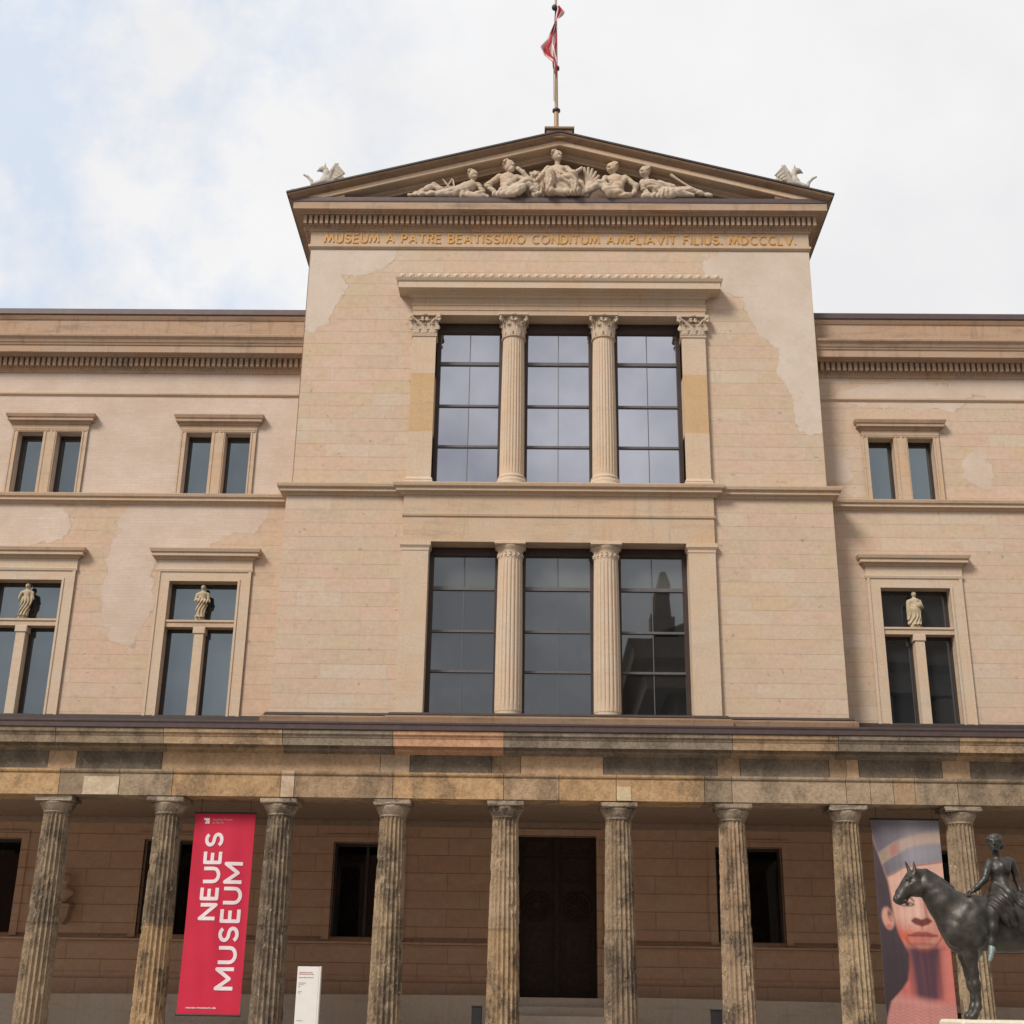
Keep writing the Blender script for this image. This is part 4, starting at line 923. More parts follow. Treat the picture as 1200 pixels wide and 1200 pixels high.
def portrait_banner():
    """a printed picture of a woman's face under a tall blue-grey cap: painted here as the cloth's own print"""
    x0, x1, z0, z1, y = 6.82, 8.30, 1.10, 5.475, DC
    t = thing('hanging_banner', (7.56, y, z1), 'banner printed with an orange woman\'s face under a blue-grey cap, behind the bronze horse\'s head', 'banner', 'banners between the columns')
    nx, nz = 150, 420; u, v = np.meshgrid(np.linspace(0, 1, nx+1), np.linspace(0, 1, nz+1)); A = (x1-x0)/(z1-z0)
    sm = lambda d, w=.012: np.clip(.5-d/(2*w), 0, 1)
    def ell(cx, cy, rx, ry, ang=0):
        dx, dy = (u-cx)*A, v-cy; c, s = math.cos(ang), math.sin(ang); p, q = c*dx+s*dy, -s*dx+c*dy
        k = np.sqrt((p/rx)**2+(q/ry)**2); return (k-1)*min(rx, ry)
    lerp = lambda a, b, k: a*(1-k[..., None])+np.array(b)*k[..., None]
    C = np.ones(u.shape+(3,))*np.array((.075, .052, .06)); C = lerp(C, (.035, .026, .03), np.clip(v*1.3-.2, 0, 1))
    left = np.interp(v, [0, .06, .12, .2, .3, .36, .42, .5, .56, .62, .64, .70, .76, .80, .86, 1], [.0, -.02, .03, .10, .18, .20, .21, .235, .28, .37, .39, .38, .35, .26, .08, -.05])
    face = sm((left-u)*A, .006)
    skin = np.ones_like(C)*np.array((.50, .25, .19)); skin = lerp(skin, (.60, .36, .29), sm(v-.40, .09)); skin = lerp(skin, (.46, .085, .05), np.clip(1-np.abs(v-.56)/.09, 0, 1)*sm((u-left-.30), .22)*.9)
    skin = lerp(skin, (.50, .10, .065), np.clip((u-.72)/.28, 0, 1)*np.clip((v-.45)/.1, 0, 1)*.8)
    skin = lerp(skin, (.62, .40, .33), sm(ell(.50, .46, .07, .06), .03)*.7)
    # neck and shoulders
    neck = sm(.622-v, .004); skin = lerp(skin, (.44, .12, .10), neck)
    skin = lerp(skin, (.085, .04, .055), sm((np.interp(v, [.6, .7, .86], [.37, .40, .44])-u)*A, .022)*sm((u-np.interp(v, [.6, .7, .86], [.88, .84, .80]))*A, .028)*sm(.605-v, .016)*sm(v-.865+.10*(u-.62)**2*4, .022))
    skin = lerp(skin, (.15, .06, .07), sm(np.abs(u-.57-.2*(v-.7))-.012, .02)*sm(.65-v, .03)*sm(v-.84, .03)*.6)
    skin = lerp(skin, (.50, .17, .14), sm(np.abs(u-.93)-.07, .04)*neck*sm(v-.86, .03)*.8)
    skin = lerp(skin, (.47, .21, .185), sm(.845-v+.06*(u-.5), .02)); k = (np.sin(v*420+np.sin(u*40)*1.5)*np.sin(u*95+v*30) > .15)*sm(.885-v-.05*np.abs(u-.6), .01)
    skin = lerp(skin, (.30, .12, .11), k*.75)
    # chin and jaw, lips, nose, eyes
    poly = lambda top, bot, us, w=.004: sm(np.maximum(np.interp(u, us, top)-v, v-np.interp(u, us, bot)), w)*(u > us[0])*(u < us[-1])
    skin = lerp(skin, (.66, .43, .35), sm(np.abs(u-.585-.05*(v-.4))-.03, .02)*sm(.37-v, .02)*sm(v-.475, .015)*.8)
    skin = lerp(skin, (.33, .12, .09), sm(np.abs(u-.685-.10*(v-.40))-.022, .02)*sm(.36-v, .02)*sm(v-.49, .01)*.8)
    skin = lerp(skin, (.36, .09, .06), sm(np.abs(u-.44+.3*(v-.52))-.014, .02)*sm(.505-v, .01)*sm(v-.545, .015)*.5)
    skin = lerp(skin, (.15, .04, .035), poly([.484, .470, .474, .480, .474, .470, .484], [.488, .503, .508, .515, .508, .503, .488], [.46, .52, .57, .615, .66, .71, .77], .004))
    skin = lerp(skin, (.42, .15, .11), sm(np.abs(u-.612)-.018, .012)*sm(.512-v, .004)*sm(v-.532, .004)*.6)
    skin = lerp(skin, (.27, .06, .055), poly([.553, .543, .536, .539, .536, .543, .553], [.556, .558, .557, .559, .557, .558, .556], [.40, .48, .56, .61, .66, .74, .83]))
    skin = lerp(skin, (.45, .15, .13), poly([.555, .558, .559, .558, .555], [.556, .579, .586, .579, .556], [.42, .52, .61, .70, .81]))
    skin = lerp(skin, (.07, .02, .02), poly([.552, .556, .555, .5565, .555, .556, .552], [.557, .560, .5585, .560, .5585, .560, .557], [.39, .48, .56, .61, .66, .74, .84], .0015))
    skin = lerp(skin, (.25, .06, .05), sm(ell(.61, .594, .05, .006), .006)*.8); skin = lerp(skin, (.55, .22, .15), sm(ell(.60, .608, .03, .008), .01)*.6)
    skin = lerp(skin, (.22, .05, .045), sm(np.abs(v-(.628-.9*(u-.62)**2))-.005, .006)*(u > .36)*(u < .9)*.8)
    for cx in (.42, .84):
        skin = lerp(skin, (.40, .27, .22), sm(ell(cx, .408, .030, .0085), .005)); skin = lerp(skin, (.03, .018, .018), sm(ell(cx+.01, .407, .0115, .0085), .002)); skin = lerp(skin, (.03, .018, .018), sm(np.abs(ell(cx, .408, .032, .0095))-.0016, .0015))
        skin = lerp(skin, (.05, .03, .03), sm(np.abs(v-(.372+2.2*(u-cx-.01)**2))-.0042, .002)*(np.abs(u-cx) < .115)); skin = lerp(skin, (.36, .15, .12), sm(np.abs(v-(.393+1.6*(u-cx)**2))-.002, .003)*(np.abs(u-cx) < .09)*.7)
    C = C*(1-face[..., None])+np.clip(skin, 0, 1)*face[..., None]
    # ear
    e = sm(ell(.135, .475, .028, .052, -.15), .005); C = lerp(C, (.55, .30, .23), e); C = lerp(C, (.16, .06, .055), sm(ell(.165, .462, .010, .026, -.15), .004)); C = lerp(C, (.50, .22, .17), sm(ell(.175, .475, .006, .014, -.15), .003)); C = lerp(C, (.48, .16, .12), sm(ell(.14, .513, .014, .012), .003))
    # plain cap: blue-grey cloth with one wide pale band
    hat = face*sm(v-(.235-.05*np.clip(u-.3, 0, 1)+.16*np.clip(.42-u, 0, 1)), .006)
    hc = np.ones_like(C)*np.array((.205, .19, .215)); hc = lerp(hc, (.10, .085, .10), np.clip(.55-u, 0, 1)*1.5); hc = lerp(hc, (.30, .28, .30), np.clip(1-np.abs(u-.62)/.2, 0, 1)*.5); hc = lerp(hc, (.27, .265, .30), sm(ell(.75, .16, .09, .07), .05)*.6)
    bc = v-(.085+.10*(1-np.clip(u, 0, 1))**2.2*1.3); band = sm(np.abs(bc)-.026, .004); hc = lerp(hc, (.40, .30, .25), band*.9); hc = lerp(hc, (.38, .15, .13), band*sm(np.abs(u-.30)-.07, .03)*.8)
    hc = lerp(hc, (.28, .22, .14), band*sm(u-.2, .03)*.8); hc = lerp(hc, (.33, .25, .22), sm(np.abs(bc-.031)-.003, .003)+sm(np.abs(bc+.031)-.003, .003))
    C = C*(1-hat[..., None])+hc*hat[..., None]; C = lerp(C, (.28, .15, .12), sm(np.abs(v-(.238-.05*np.clip(u-.3, 0, 1)+.16*np.clip(.42-u, 0, 1)))-.004, .003)*face)
    nz_ = np.zeros_like(u)
    for q in range(1, 7): nz_ += np.sin(u*(5*q+3)+v*(17*q)+q*q)*np.sin(v*(23*q-7)-u*4*q+q)/q
    for q in range(1):                                             # the soft focus of an enlarged print
        E_ = np.pad(C, ((1, 1), (1, 1), (0, 0)), mode='edge'); C = sum(E_[a:a+C.shape[0], b:b+C.shape[1]] for a in range(3) for b in range(3))/9
    C = C*(1+.045*nz_[..., None]); C = C*(1+.05*np.sin(u*60)[..., None]*np.sin(v*3)[..., None]); C = C*(1-.10*sm(np.abs(np.mod(u*4, 1)-.5)-.03, .03))[..., None]; C = C*(1+.12*(rng.random(u.shape)-.5))[..., None]
    # cloth
    P = np.stack([x0+u*(x1-x0), y+.012*np.sin(u*6+v*3)*np.sin(v*math.pi), z1-v*(z1-z0)], -1).reshape(-1, 3)
    idx = np.arange((nx+1)*(nz+1)).reshape(nz+1, nx+1); F = np.stack([idx[1:, :-1], idx[1:, 1:], idx[:-1, 1:], idx[:-1, :-1]], -1).reshape(-1, 4)
    n = len(P); V = np.concatenate([P, P+np.array((0, .004, 0))]); F = np.concatenate([F, F[:, ::-1]+n])
    me = bpy.data.meshes.new('cloth'); me.from_pydata((V-np.array(WPOS[t.name])).tolist(), [], F.tolist())
    at = me.color_attributes.new('stone', 'FLOAT_COLOR', 'POINT'); c4 = np.ones((2*n, 4), np.float32); c4[:n, :3] = np.clip(C.reshape(-1, 3), 0, 1); c4[n:, :3] = .5; at.data.foreach_set('color', c4.ravel())
    mesh_obj('cloth', me, M['portrait'], t, WPOS[t.name])
    m = MB(); m.tube([(x0-.02, y+.002, z1+.015), (x1+.02, y+.002, z1+.015)], .02, 10); m.tube([(x0-.02, y+.002, z0-.012), (x1+.02, y+.002, z0-.012)], .02, 10)
    for x in (x0+.12, x1-.12): m.tube([(x, y, z1+.02), (x, y, 5.76)], .006, 6)
    m.build('rod', M['black'], t)
portrait_banner()

# ------------------------------------------------------------------ small furniture
def stele():
    t = thing('info_pillar', (-4.91, 26.5, 0), 'slim white information pillar with small print standing in front of the colonnade', 'information sign')
    m = MB(); m.box(-5.135, -4.72, 26.5, 26.62, 0, 2.175, b=.006); m.build('panel', M['white'], t)
    m = MB(); m.box(-4.716, -4.685, 26.49, 26.62, 0, 2.18, b=.004); m.build('edge_strip', M['white'], t)
    m = MB(); y = 26.496
    for z, w, h, c in ((2.06, .26, .014, 0), (2.03, .28, .014, 0), (1.97, .28, .012, 0), (1.87, .14, .014, 1), (1.84, .10, .012, 1), (1.80, .03, .02, 1), (1.72, .07, .012, 1), (1.69, .05, .012, 1), (1.2, .12, .012, 1)):
        k = -5.10
        while k < -5.10+w:
            q = rng.uniform(.015, .045); m.box(k, min(k+q, -5.1+w), y, y+.006, z, z+h, c); k += q+.008
    m.build('small_print', [M['text_red'], M['text_grey']], t)
stele()
def boxes():
    for k, (x, lab) in enumerate(((-1.83, 'small black box light on the colonnade floor left of the door'), (3.38, 'small black box light on the colonnade floor right of the door'), (8.75, 'small black box light on the colonnade floor behind the horse statue'))):
        y = DC+1; t = thing('box_light', (x, y, FLOOR), lab, 'floor light', 'black box lights on the colonnade floor')
        m = MB(); m.box(x-.11, x+.11, y-.13, y+.13, FLOOR+.03, FLOOR+.61, b=.012); m.build('housing', M['black'], t)
        m = MB(); m.box(x-.125, x+.125, y-.145, y+.145, FLOOR+.612, FLOOR+.635, b=.006); m.build('lid', M['black'], t)
        m = MB(); m.box(x-.14, x+.14, y-.16, y+.16, FLOOR+.002, FLOOR+.028, b=.006); m.build('foot', M['black'], t)
boxes()

def flagpole():
    x, y = -.07, DB+1.0
    t = thing('flagpole', (x, y, 26.5), 'thin brown flagpole with dark collars standing on the pediment ridge', 'flagpole')
    m = MB(); m.tube([(x, y, 26.4), (x, y, 28.85)], [.085, .075], 12); m.tube([(x, y, 28.85), (x-.03, y, 33.7)], [.06, .035], 12); m.build('pole', M['wood_pole'], t)
    m = MB(); m.lathe([(.06, 28.80), (.13, 28.85), (.13, 28.91), (.06, 28.97)], x, y, 16); m.build('collar', M['dark_metal'], t)
    m = MB(); m.lathe([(.05, 30.50), (.10, 30.53), (.10, 30.62), (.05, 30.65)], x, y, 16); m.build('collar', M['dark_metal'], t)
    m = MB(); m.ell((x-.03, y, 33.75), (.12, .12, .12), 16, 10); m.tube([(x-.03, y, 33.85), (x-.03, y, 34.1)], [.03, .005], 8); m.build('finial', M['gold'], t)
    # flag wound round the pole: a folded cloth, red edged white
    V = []; nz, nu = 90, 28; C = []
    zs = np.linspace(33.15, 30.1, nz+1)
    for j, z in enumerate(zs):
        tt = j/nz
        w = np.interp(z, [30.1, 30.5, 30.9, 31.1, 31.35, 31.6, 32.0, 32.3, 32.5, 32.7, 32.95, 33.15], [.03, .13, .15, .42, .56, .34, .14, .05, .05, .20, .33, .18])
        sgn = 1 if z > 32.4 else -1
        for i in range(nu+1):
            u = i/nu; a = u*math.pi*5.0+tt*3; fold = .05+.05*math.sin(tt*23)
            V.append((x-.02+sgn*w*u-.03*sgn, y-.08+fold*math.sin(a)*(.6+.4*u)-.05*u, z-.13*u*math.sin(tt*9+1)-.12*u*w))
            s = (u*1.6+tt*2.1+.12*math.sin(tt*17)) % 1.0; C.append((.50, .035, .05) if s < .42 or s > .93 else ((.60, .42, .42) if s < .5 or s > .85 else (.70, .60, .59)))
    F = [(j*(nu+1)+i, j*(nu+1)+i+1, (j+1)*(nu+1)+i+1, (j+1)*(nu+1)+i) for j in range(nz) for i in range(nu)]
    me = bpy.data.meshes.new('flag'); b = Vector((x, y, 31.5)); me.from_pydata([tuple(Vector(p)-b) for p in V], [], F)
    at = me.color_attributes.new('stone', 'FLOAT_COLOR', 'POINT'); c4 = np.ones((len(V), 4), np.float32); c4[:, :3] = C; at.data.foreach_set('color', c4.ravel())
    o = mesh_obj('flag', me, M['flag_cloth'], None, b); sd = o.modifiers.new('thickness', 'SOLIDIFY'); sd.thickness = .006
    props(o, 'crumpled red and white flag wound round the top of the flagpole', 'flag')
    m = MB(); m.ell((x-.07, y-.12, 32.99), (.10, .09, .12), 14, 8); m.tube([(x-.05, y-.1, 32.9), (x-.1, y-.13, 31.5), (x-.08, y-.1, 29.2)], .012, 6); m.build('halyard', M['black'], t)
flagpole()

# ------------------------------------------------------------------ sculpture in the gable
def limb(c, *pts, k=.05): return c.chain(*pts, k=k)
def relief_figures():
    ped = bpy.data.objects['pediment']; Y = DB-.30
    P = lambda x, z, d=0.0: (x, Y-d, z)
    def cloth(fx, fz, amp=.032, f=21, top=25.22):
        def fn(X, Yy, Z):
            w = 3.2*np.sin(2.3*X+1.7*Z+1)+2.0*np.sin(5.1*X-3.7*Z)+2.2*np.sin(4.4*Yy+6.1*Z)
            return amp*(.55-np.abs(np.sin(f*(fx*X+fz*Z)*.5+w)))*np.clip((top-Z)/.22, 0, 1)+.007*np.sin(23*X+5*np.sin(9*Z))*np.sin(21*Z+3)
        return fn
    def head(c, x, z, r=.155, face=-1, d=0.0, beard=False):
        r *= 1.08; z += .01
        for k in range(13):                                        # locks of hair
            a, b = k*2.4, .15+.075*k; ca = math.cos(b*1.6)
            c.ell(P(x-face*r*(.25+.75*math.sin(b*1.5))*.9, z+r*(.25+.8*ca), d+r*.75*math.cos(a)*math.sin(b*1.5+.3)), (r*.27, r*.27, r*.24), k=.012)
        c.ell(P(x, z, d), (r*.86, r*.95, r*1.12), k=.02); c.ell(P(x-.1*face*r, z+.35*r, d-.25*r), (r*1.02, r*.98, r*.9), k=.02)
        c.cap(P(x+face*r*.55, z+.1*r, d+r*.78), P(x+face*r*.62, z-.22*r, d+r*.98), .018, .03, k=.02)
        c.cap(P(x+face*r*.1, z+.12*r, d+r*.86), P(x+face*r*.85, z+.12*r, d+r*.62), .02, .02, k=.015)
        c.ell(P(x+face*r*.45, z-.62*r, d+r*.65), (r*.35, r*.3, r*.22), k=.03)
        if beard: c.ell(P(x+face*r*.4, z-.85*r, d+r*.45), (r*.5, r*.45, r*.5), k=.03)
    out = []
    c = Clay()                                                     # far left: youth lying back, knee drawn up
    limb(c, (P(-3.40, 24.72, .05), .13), (P(-3.86, 25.03, .08), .085), (P(-4.05, 24.90, .08), .085), (P(-4.45, 24.70, .08), .05), (P(-4.60, 24.66, .1), .045))
    limb(c, (P(-3.40, 24.70, .12), .13), (P(-3.92, 24.68, .16), .085), (P(-4.35, 24.64, .16), .055))
    limb(c, (P(-3.35, 24.74, .05), .17), (P(-2.95, 24.86, .05), .18), (P(-2.72, 25.00, .05), .17)); c.ell(P(-2.70, 25.08, .03), (.25, .14, .11), k=.08)
    c.cap(P(-2.68, 25.1, .05), P(-2.655, 25.3, .06), .075, .065); head(c, -2.645, 25.40, .15, 1, .08)
    limb(c, (P(-2.90, 25.08, .06), .075), (P(-3.12, 24.86, .14), .062), (P(-3.34, 24.79, .2), .04)); limb(c, (P(-2.48, 25.06, .06), .075), (P(-2.33, 24.80, .12), .062), (P(-2.49, 24.67, .2), .05))
    limb(c, (P(-2.95, 24.66, .1), .12), (P(-2.5, 24.62, .15), .11), (P(-2.2, 24.6, .1), .07)); c.fold(cloth(.7, .7)); out.append((c, 'reclining youth'))
    c = Clay()                                                     # bearded man seated, chin in hand
    limb(c, (P(-1.55, 24.78, .0), .24), (P(-1.58, 25.05, .05), .21), (P(-1.58, 25.25, .05), .22)); c.ell(P(-1.57, 25.33, .03), (.30, .17, .13), k=.08)
    c.cap(P(-1.54, 25.4, .03), P(-1.53, 25.58, .08), .09, .08); head(c, -1.53, 25.69, .175, 1, .12, True)
    limb(c, (P(-1.84, 25.36, .05), .105), (P(-2.20, 25.02, .1), .085), (P(-2.02, 24.77, .2), .06), (P(-1.93, 24.72, .22), .05))
    limb(c, (P(-1.30, 25.34, .05), .10), (P(-.90, 25.14, .2), .075), (P(-1.12, 25.42, .25), .06), (P(-1.28, 25.55, .25), .055))
    limb(c, (P(-1.5, 24.74, .12), .18), (P(-1.02, 25.08, .22), .125), (P(-.80, 24.83, .2), .09), (P(-.66, 24.68, .2), .06), (P(-.55, 24.64, .26), .05))
    limb(c, (P(-1.5, 24.72, .2), .17), (P(-1.15, 24.78, .34), .13), (P(-1.25, 24.62, .35), .09)); limb(c, (P(-1.95, 24.63, .2), .1), (P(-1.4, 24.6, .28), .11)); limb(c, (P(-1.3, 25.3, .12), .07), (P(-1.55, 25.0, .2), .09), (P(-1.75, 24.75, .22), .1), k=.06); c.fold(cloth(.6, .75)); out.append((c, 'bearded man'))
    c = Clay()                                                     # enthroned woman in the middle
    limb(c, (P(-.03, 24.95, .0), .28), (P(-.04, 25.2, .0), .21), (P(-.05, 25.5, .02), .20)); c.ell(P(-.05, 25.68, .02), (.30, .16, .13), k=.08)
    c.cap(P(-.05, 25.75, .02), P(-.06, 26.0, .06), .08, .07); head(c, -.06, 26.10, .16, 1, .09); c.ell(P(-.06, 26.20, .06), (.165, .15, .09), k=.02)
    for s, kx, kz, fx in ((-1, -.28, 25.27, -.30), (1, .40, 25.20, .50)):
        limb(c, (P(s*.12, 25.02, .1), .20), (P(kx, kz, .42), .13), (P((kx+fx)/2, 24.93, .40), .12), (P(fx, 24.66, .40), .11))
    c.ell(P(.1, 24.92, .12), (.46, .24, .34), k=.08); limb(c, (P(-.30, 24.66, .30), .09), (P(.5, 24.66, .30), .09), k=.1)
    limb(c, (P(-.35, 25.70, .03), .085), (P(-.58, 25.36, .1), .075), (P(-.70, 25.14, .2), .055)); limb(c, (P(.24, 25.70, .03), .085), (P(.42, 25.42, .15), .07), (P(.68, 25.56, .25), .05))
    limb(c, (P(-.4, 25.5, -.05), .12), (P(-.6, 25.0, .0), .15), (P(-.62, 24.7, .05), .16)); limb(c, (P(-.20, 25.22, .3), .10), (P(-.02, 25.12, .32), .10), (P(.3, 25.18, .34), .10), k=.06)
    limb(c, (P(.22, 25.68, .0), .09), (P(.38, 25.45, -.02), .12), (P(.62, 25.1, .02), .13), (P(.74, 24.75, .06), .12), k=.06); limb(c, (P(-.2, 25.62, .14), .05), (P(.02, 25.45, .2), .06), (P(.25, 25.3, .25), .07), k=.05)
    c.fold(cloth(.97, .2, .034, 30, 25.5)); out.append((c, 'enthroned woman'))
    c = Clay()                                                     # man seated, leaning back on his arm
    limb(c, (P(1.80, 24.75, .0), .23), (P(1.76, 25.02, .04), .20), (P(1.73, 25.22, .04), .21)); c.ell(P(1.72, 25.32, .03), (.31, .16, .13), k=.08)
    c.cap(P(1.68, 25.38, .04), P(1.645, 25.55, .08), .085, .075); head(c, 1.62, 25.65, .165, -1, .1)
    limb(c, (P(1.42, 25.33, .06), .09), (P(1.31, 25.06, .18), .07), (P(1.50, 24.93, .26), .05)); limb(c, (P(2.02, 25.36, .04), .095), (P(2.36, 25.03, .1), .078), (P(2.28, 24.73, .16), .06), (P(2.2, 24.66, .18), .05))
    limb(c, (P(1.75, 24.72, .12), .17), (P(1.22, 25.02, .22), .12), (P(.95, 24.84, .2), .09), (P(.66, 24.68, .2), .06), (P(.55, 24.64, .24), .045)); limb(c, (P(1.75, 24.7, .2), .16), (P(1.45, 24.74, .3), .13), (P(1.5, 24.62, .3), .1))
    limb(c, (P(1.6, 24.62, .24), .1), (P(2.1, 24.61, .2), .1)); limb(c, (P(2.02, 25.3, .1), .08), (P(1.85, 25.0, .16), .08), (P(1.65, 24.8, .24), .1), k=.06); c.fold(cloth(.75, .6)); out.append((c, 'leaning man'))
    c = Clay()                                                     # far right: youth lying with legs stretched out
    limb(c, (P(3.25, 24.80, .04), .17), (P(2.98, 24.95, .05), .18), (P(2.80, 25.08, .05), .17)); c.ell(P(2.79, 25.15, .03), (.28, .15, .12), k=.08)
    c.cap(P(2.7, 25.22, .05), P(2.64, 25.42, .08), .08, .07); head(c, 2.62, 25.52, .16, -1, .1)
    limb(c, (P(2.55, 25.2, .06), .085), (P(2.58, 24.85, .16), .068), (P(2.74, 24.69, .22), .05)); limb(c, (P(3.06, 25.19, .05), .08), (P(3.32, 25.03, .14), .065), (P(3.48, 24.94, .22), .05))
    limb(c, (P(3.25, 24.78, .1), .16), (P(3.98, 24.88, .1), .105), (P(4.35, 24.76, .1), .07), (P(4.62, 24.68, .12), .05)); limb(c, (P(3.2, 24.72, .18), .16), (P(3.6, 24.72, .22), .12), (P(4.05, 24.65, .2), .07))
    limb(c, (P(2.6, 24.62, .15), .1), (P(3.4, 24.61, .2), .11)); c.fold(cloth(.8, .6)); out.append((c, 'stretched youth'))
    for c, _ in out:
        for i, p in enumerate(c.p):                                 # heavier, draped bodies
            if p[0] == 'c' and .055 < p[3] < .35 and i > 0: c.p[i] = (p[0], p[1], p[2], p[3]*1.08, p[4]*1.08, p[5])
        sculpt(c, .015, 'relief_figure', M['carved'], ped, WPOS[ped.name])
    # attributes carved between the figures
    m = MB(); t = lambda a, b, r: m.tube([P(*a), P(*b)], r, 8)
    t((-3.60, 25.32, .02), (-3.36, 24.96, .08), .028); t((-3.29, 25.30, .05), (-3.50, 24.85, .08), .028); t((-3.27, 25.28, .04), (-3.19, 24.84, .08), .028); t((-3.52, 24.98, .07), (-3.2, 25.02, .07), .02)
    m.build('drawing_compass', M['carved'], ped)
    m = MB(); m.tube([P(3.42, 25.44, .1), P(3.62, 25.26, .12), P(4.0, 24.98, .12)], [.065, .04, .03], 8); m.build('torch', M['carved'], ped)
    c = Clay(); c.ell(P(-.74, 25.40, .02), (.17, .17, .19)); limb(c, (P(-.76, 25.2, 0), .17), (P(-.72, 24.9, .05), .2), (P(-.72, 24.66, .12), .14)); c.ell(P(-.74, 25.35, .18), (.08, .1, .08)); c.ell(P(-.88, 25.55, .0), (.05, .05, .05)); c.ell(P(-.61, 25.56, .0), (.05, .05, .05))
    c.fold(lambda X, Yy, Z: .014*np.sin(50*X+6*np.sin(20*Z))); sculpt(c, .02, 'throne_lion', M['carved'], ped, WPOS[ped.name])
    c = Clay()
    for k in range(6):
        a = R(20+k*17); c.cap(P(.88, 25.0, .02), P(.88+.52*math.cos(a)*.8, 25.05+.6*math.sin(a), .04+.02*k), .05, .045, k=.015)
    limb(c, (P(.8, 24.75, .05), .16), (P(.95, 25.05, .05), .14)); sculpt(c, .018, 'palm_and_harp', M['carved'], ped, WPOS[ped.name])
relief_figures()

# ------------------------------------------------------------------ free-standing statues on the building
def griffins():
    b = Vector((-7.15, DB-.30, 24.83)); c = Clay(); Y = b.y; P = lambda x, z, d=0.0: (x, Y-d, z)
    limb(c, (P(-6.74, 25.06), .15), (P(-6.98, 25.09), .135), (P(-7.18, 25.15), .165), k=.06)
    limb(c, (P(-7.2, 25.22), .13), (P(-7.18, 25.40), .085), (P(-7.22, 25.53), .075), k=.06)
    c.ell(P(-7.29, 25.55), (.115, .085, .085)); c.cap(P(-7.36, 25.54), P(-7.44, 25.49), .05, .02)
    for d in (-.05, .05): c.cap(P(-7.24, 25.60, d), P(-7.225, 25.73, d), .026, .008, k=.015)
    c.chain((P(-7.25, 25.1, .08), .085), (P(-7.43, 25.02, .1), .06), (P(-7.52, 25.0, .1), .05), (P(-7.56, 25.12, .1), .042), (P(-7.66, 25.24, .1), .036), (P(-7.76, 25.30, .1), .03), k=.02)
    c.chain((P(-7.22, 25.1, -.08), .085), (P(-7.32, 24.95, -.08), .055), (P(-7.36, 24.86, -.08), .05), k=.02)
    for d in (-.11, .11): c.chain((P(-6.72, 25.02, d), .12), (P(-6.88, 24.93, d), .075), (P(-6.72, 24.88, d), .05), (P(-6.9, 24.86, d), .045), k=.03)
    for d in (-.16, .16):
        c.chain((P(-7.08, 25.16, d*.6), .07), (P(-7.02, 25.40, d*.9), .055), (P(-6.93, 25.585, d), .04), (P(-6.88, 25.60, d), .03), k=.02)
        for k in range(8):
            t = k/7; a = (-7.07+.15*t, 25.18+.40*t); c.cap(P(a[0], a[1], d*(.6+.4*t)), P(a[0]+.15+.10*t, a[1]-.05-.24*t, d+math.copysign(.02*(k%2), d)), .040, .020, k=.008)
    c.chain((P(-6.6, 25.02), .04), (P(-6.45, 25.1), .03), (P(-6.42, 25.24), .028), (P(-6.34, 25.29), .03), k=.02)
    c.ell(P(-7.0, 24.83), (.5, .22, .03))
    me = c.mesh(.015, 'griffin'); me.transform(Matrix.Translation(-b)); me.transform(Matrix.Scale(1.16, 4))
    o = mesh_obj('griffin_statue', me, M['griffin'], None, b); props(o, 'cream winged griffin facing left on the left corner of the gable', 'statue', 'griffins on the gable corners')
    m2 = me.copy(); m2.transform(Matrix.Diagonal((-1, 1, 1, 1))); m2.flip_normals()
    o = mesh_obj('griffin_statue', m2, M['griffin'], None, Vector((7.15, b.y, b.z))); props(o, 'cream winged griffin facing right on the right corner of the gable', 'statue', 'griffins on the gable corners')
griffins()
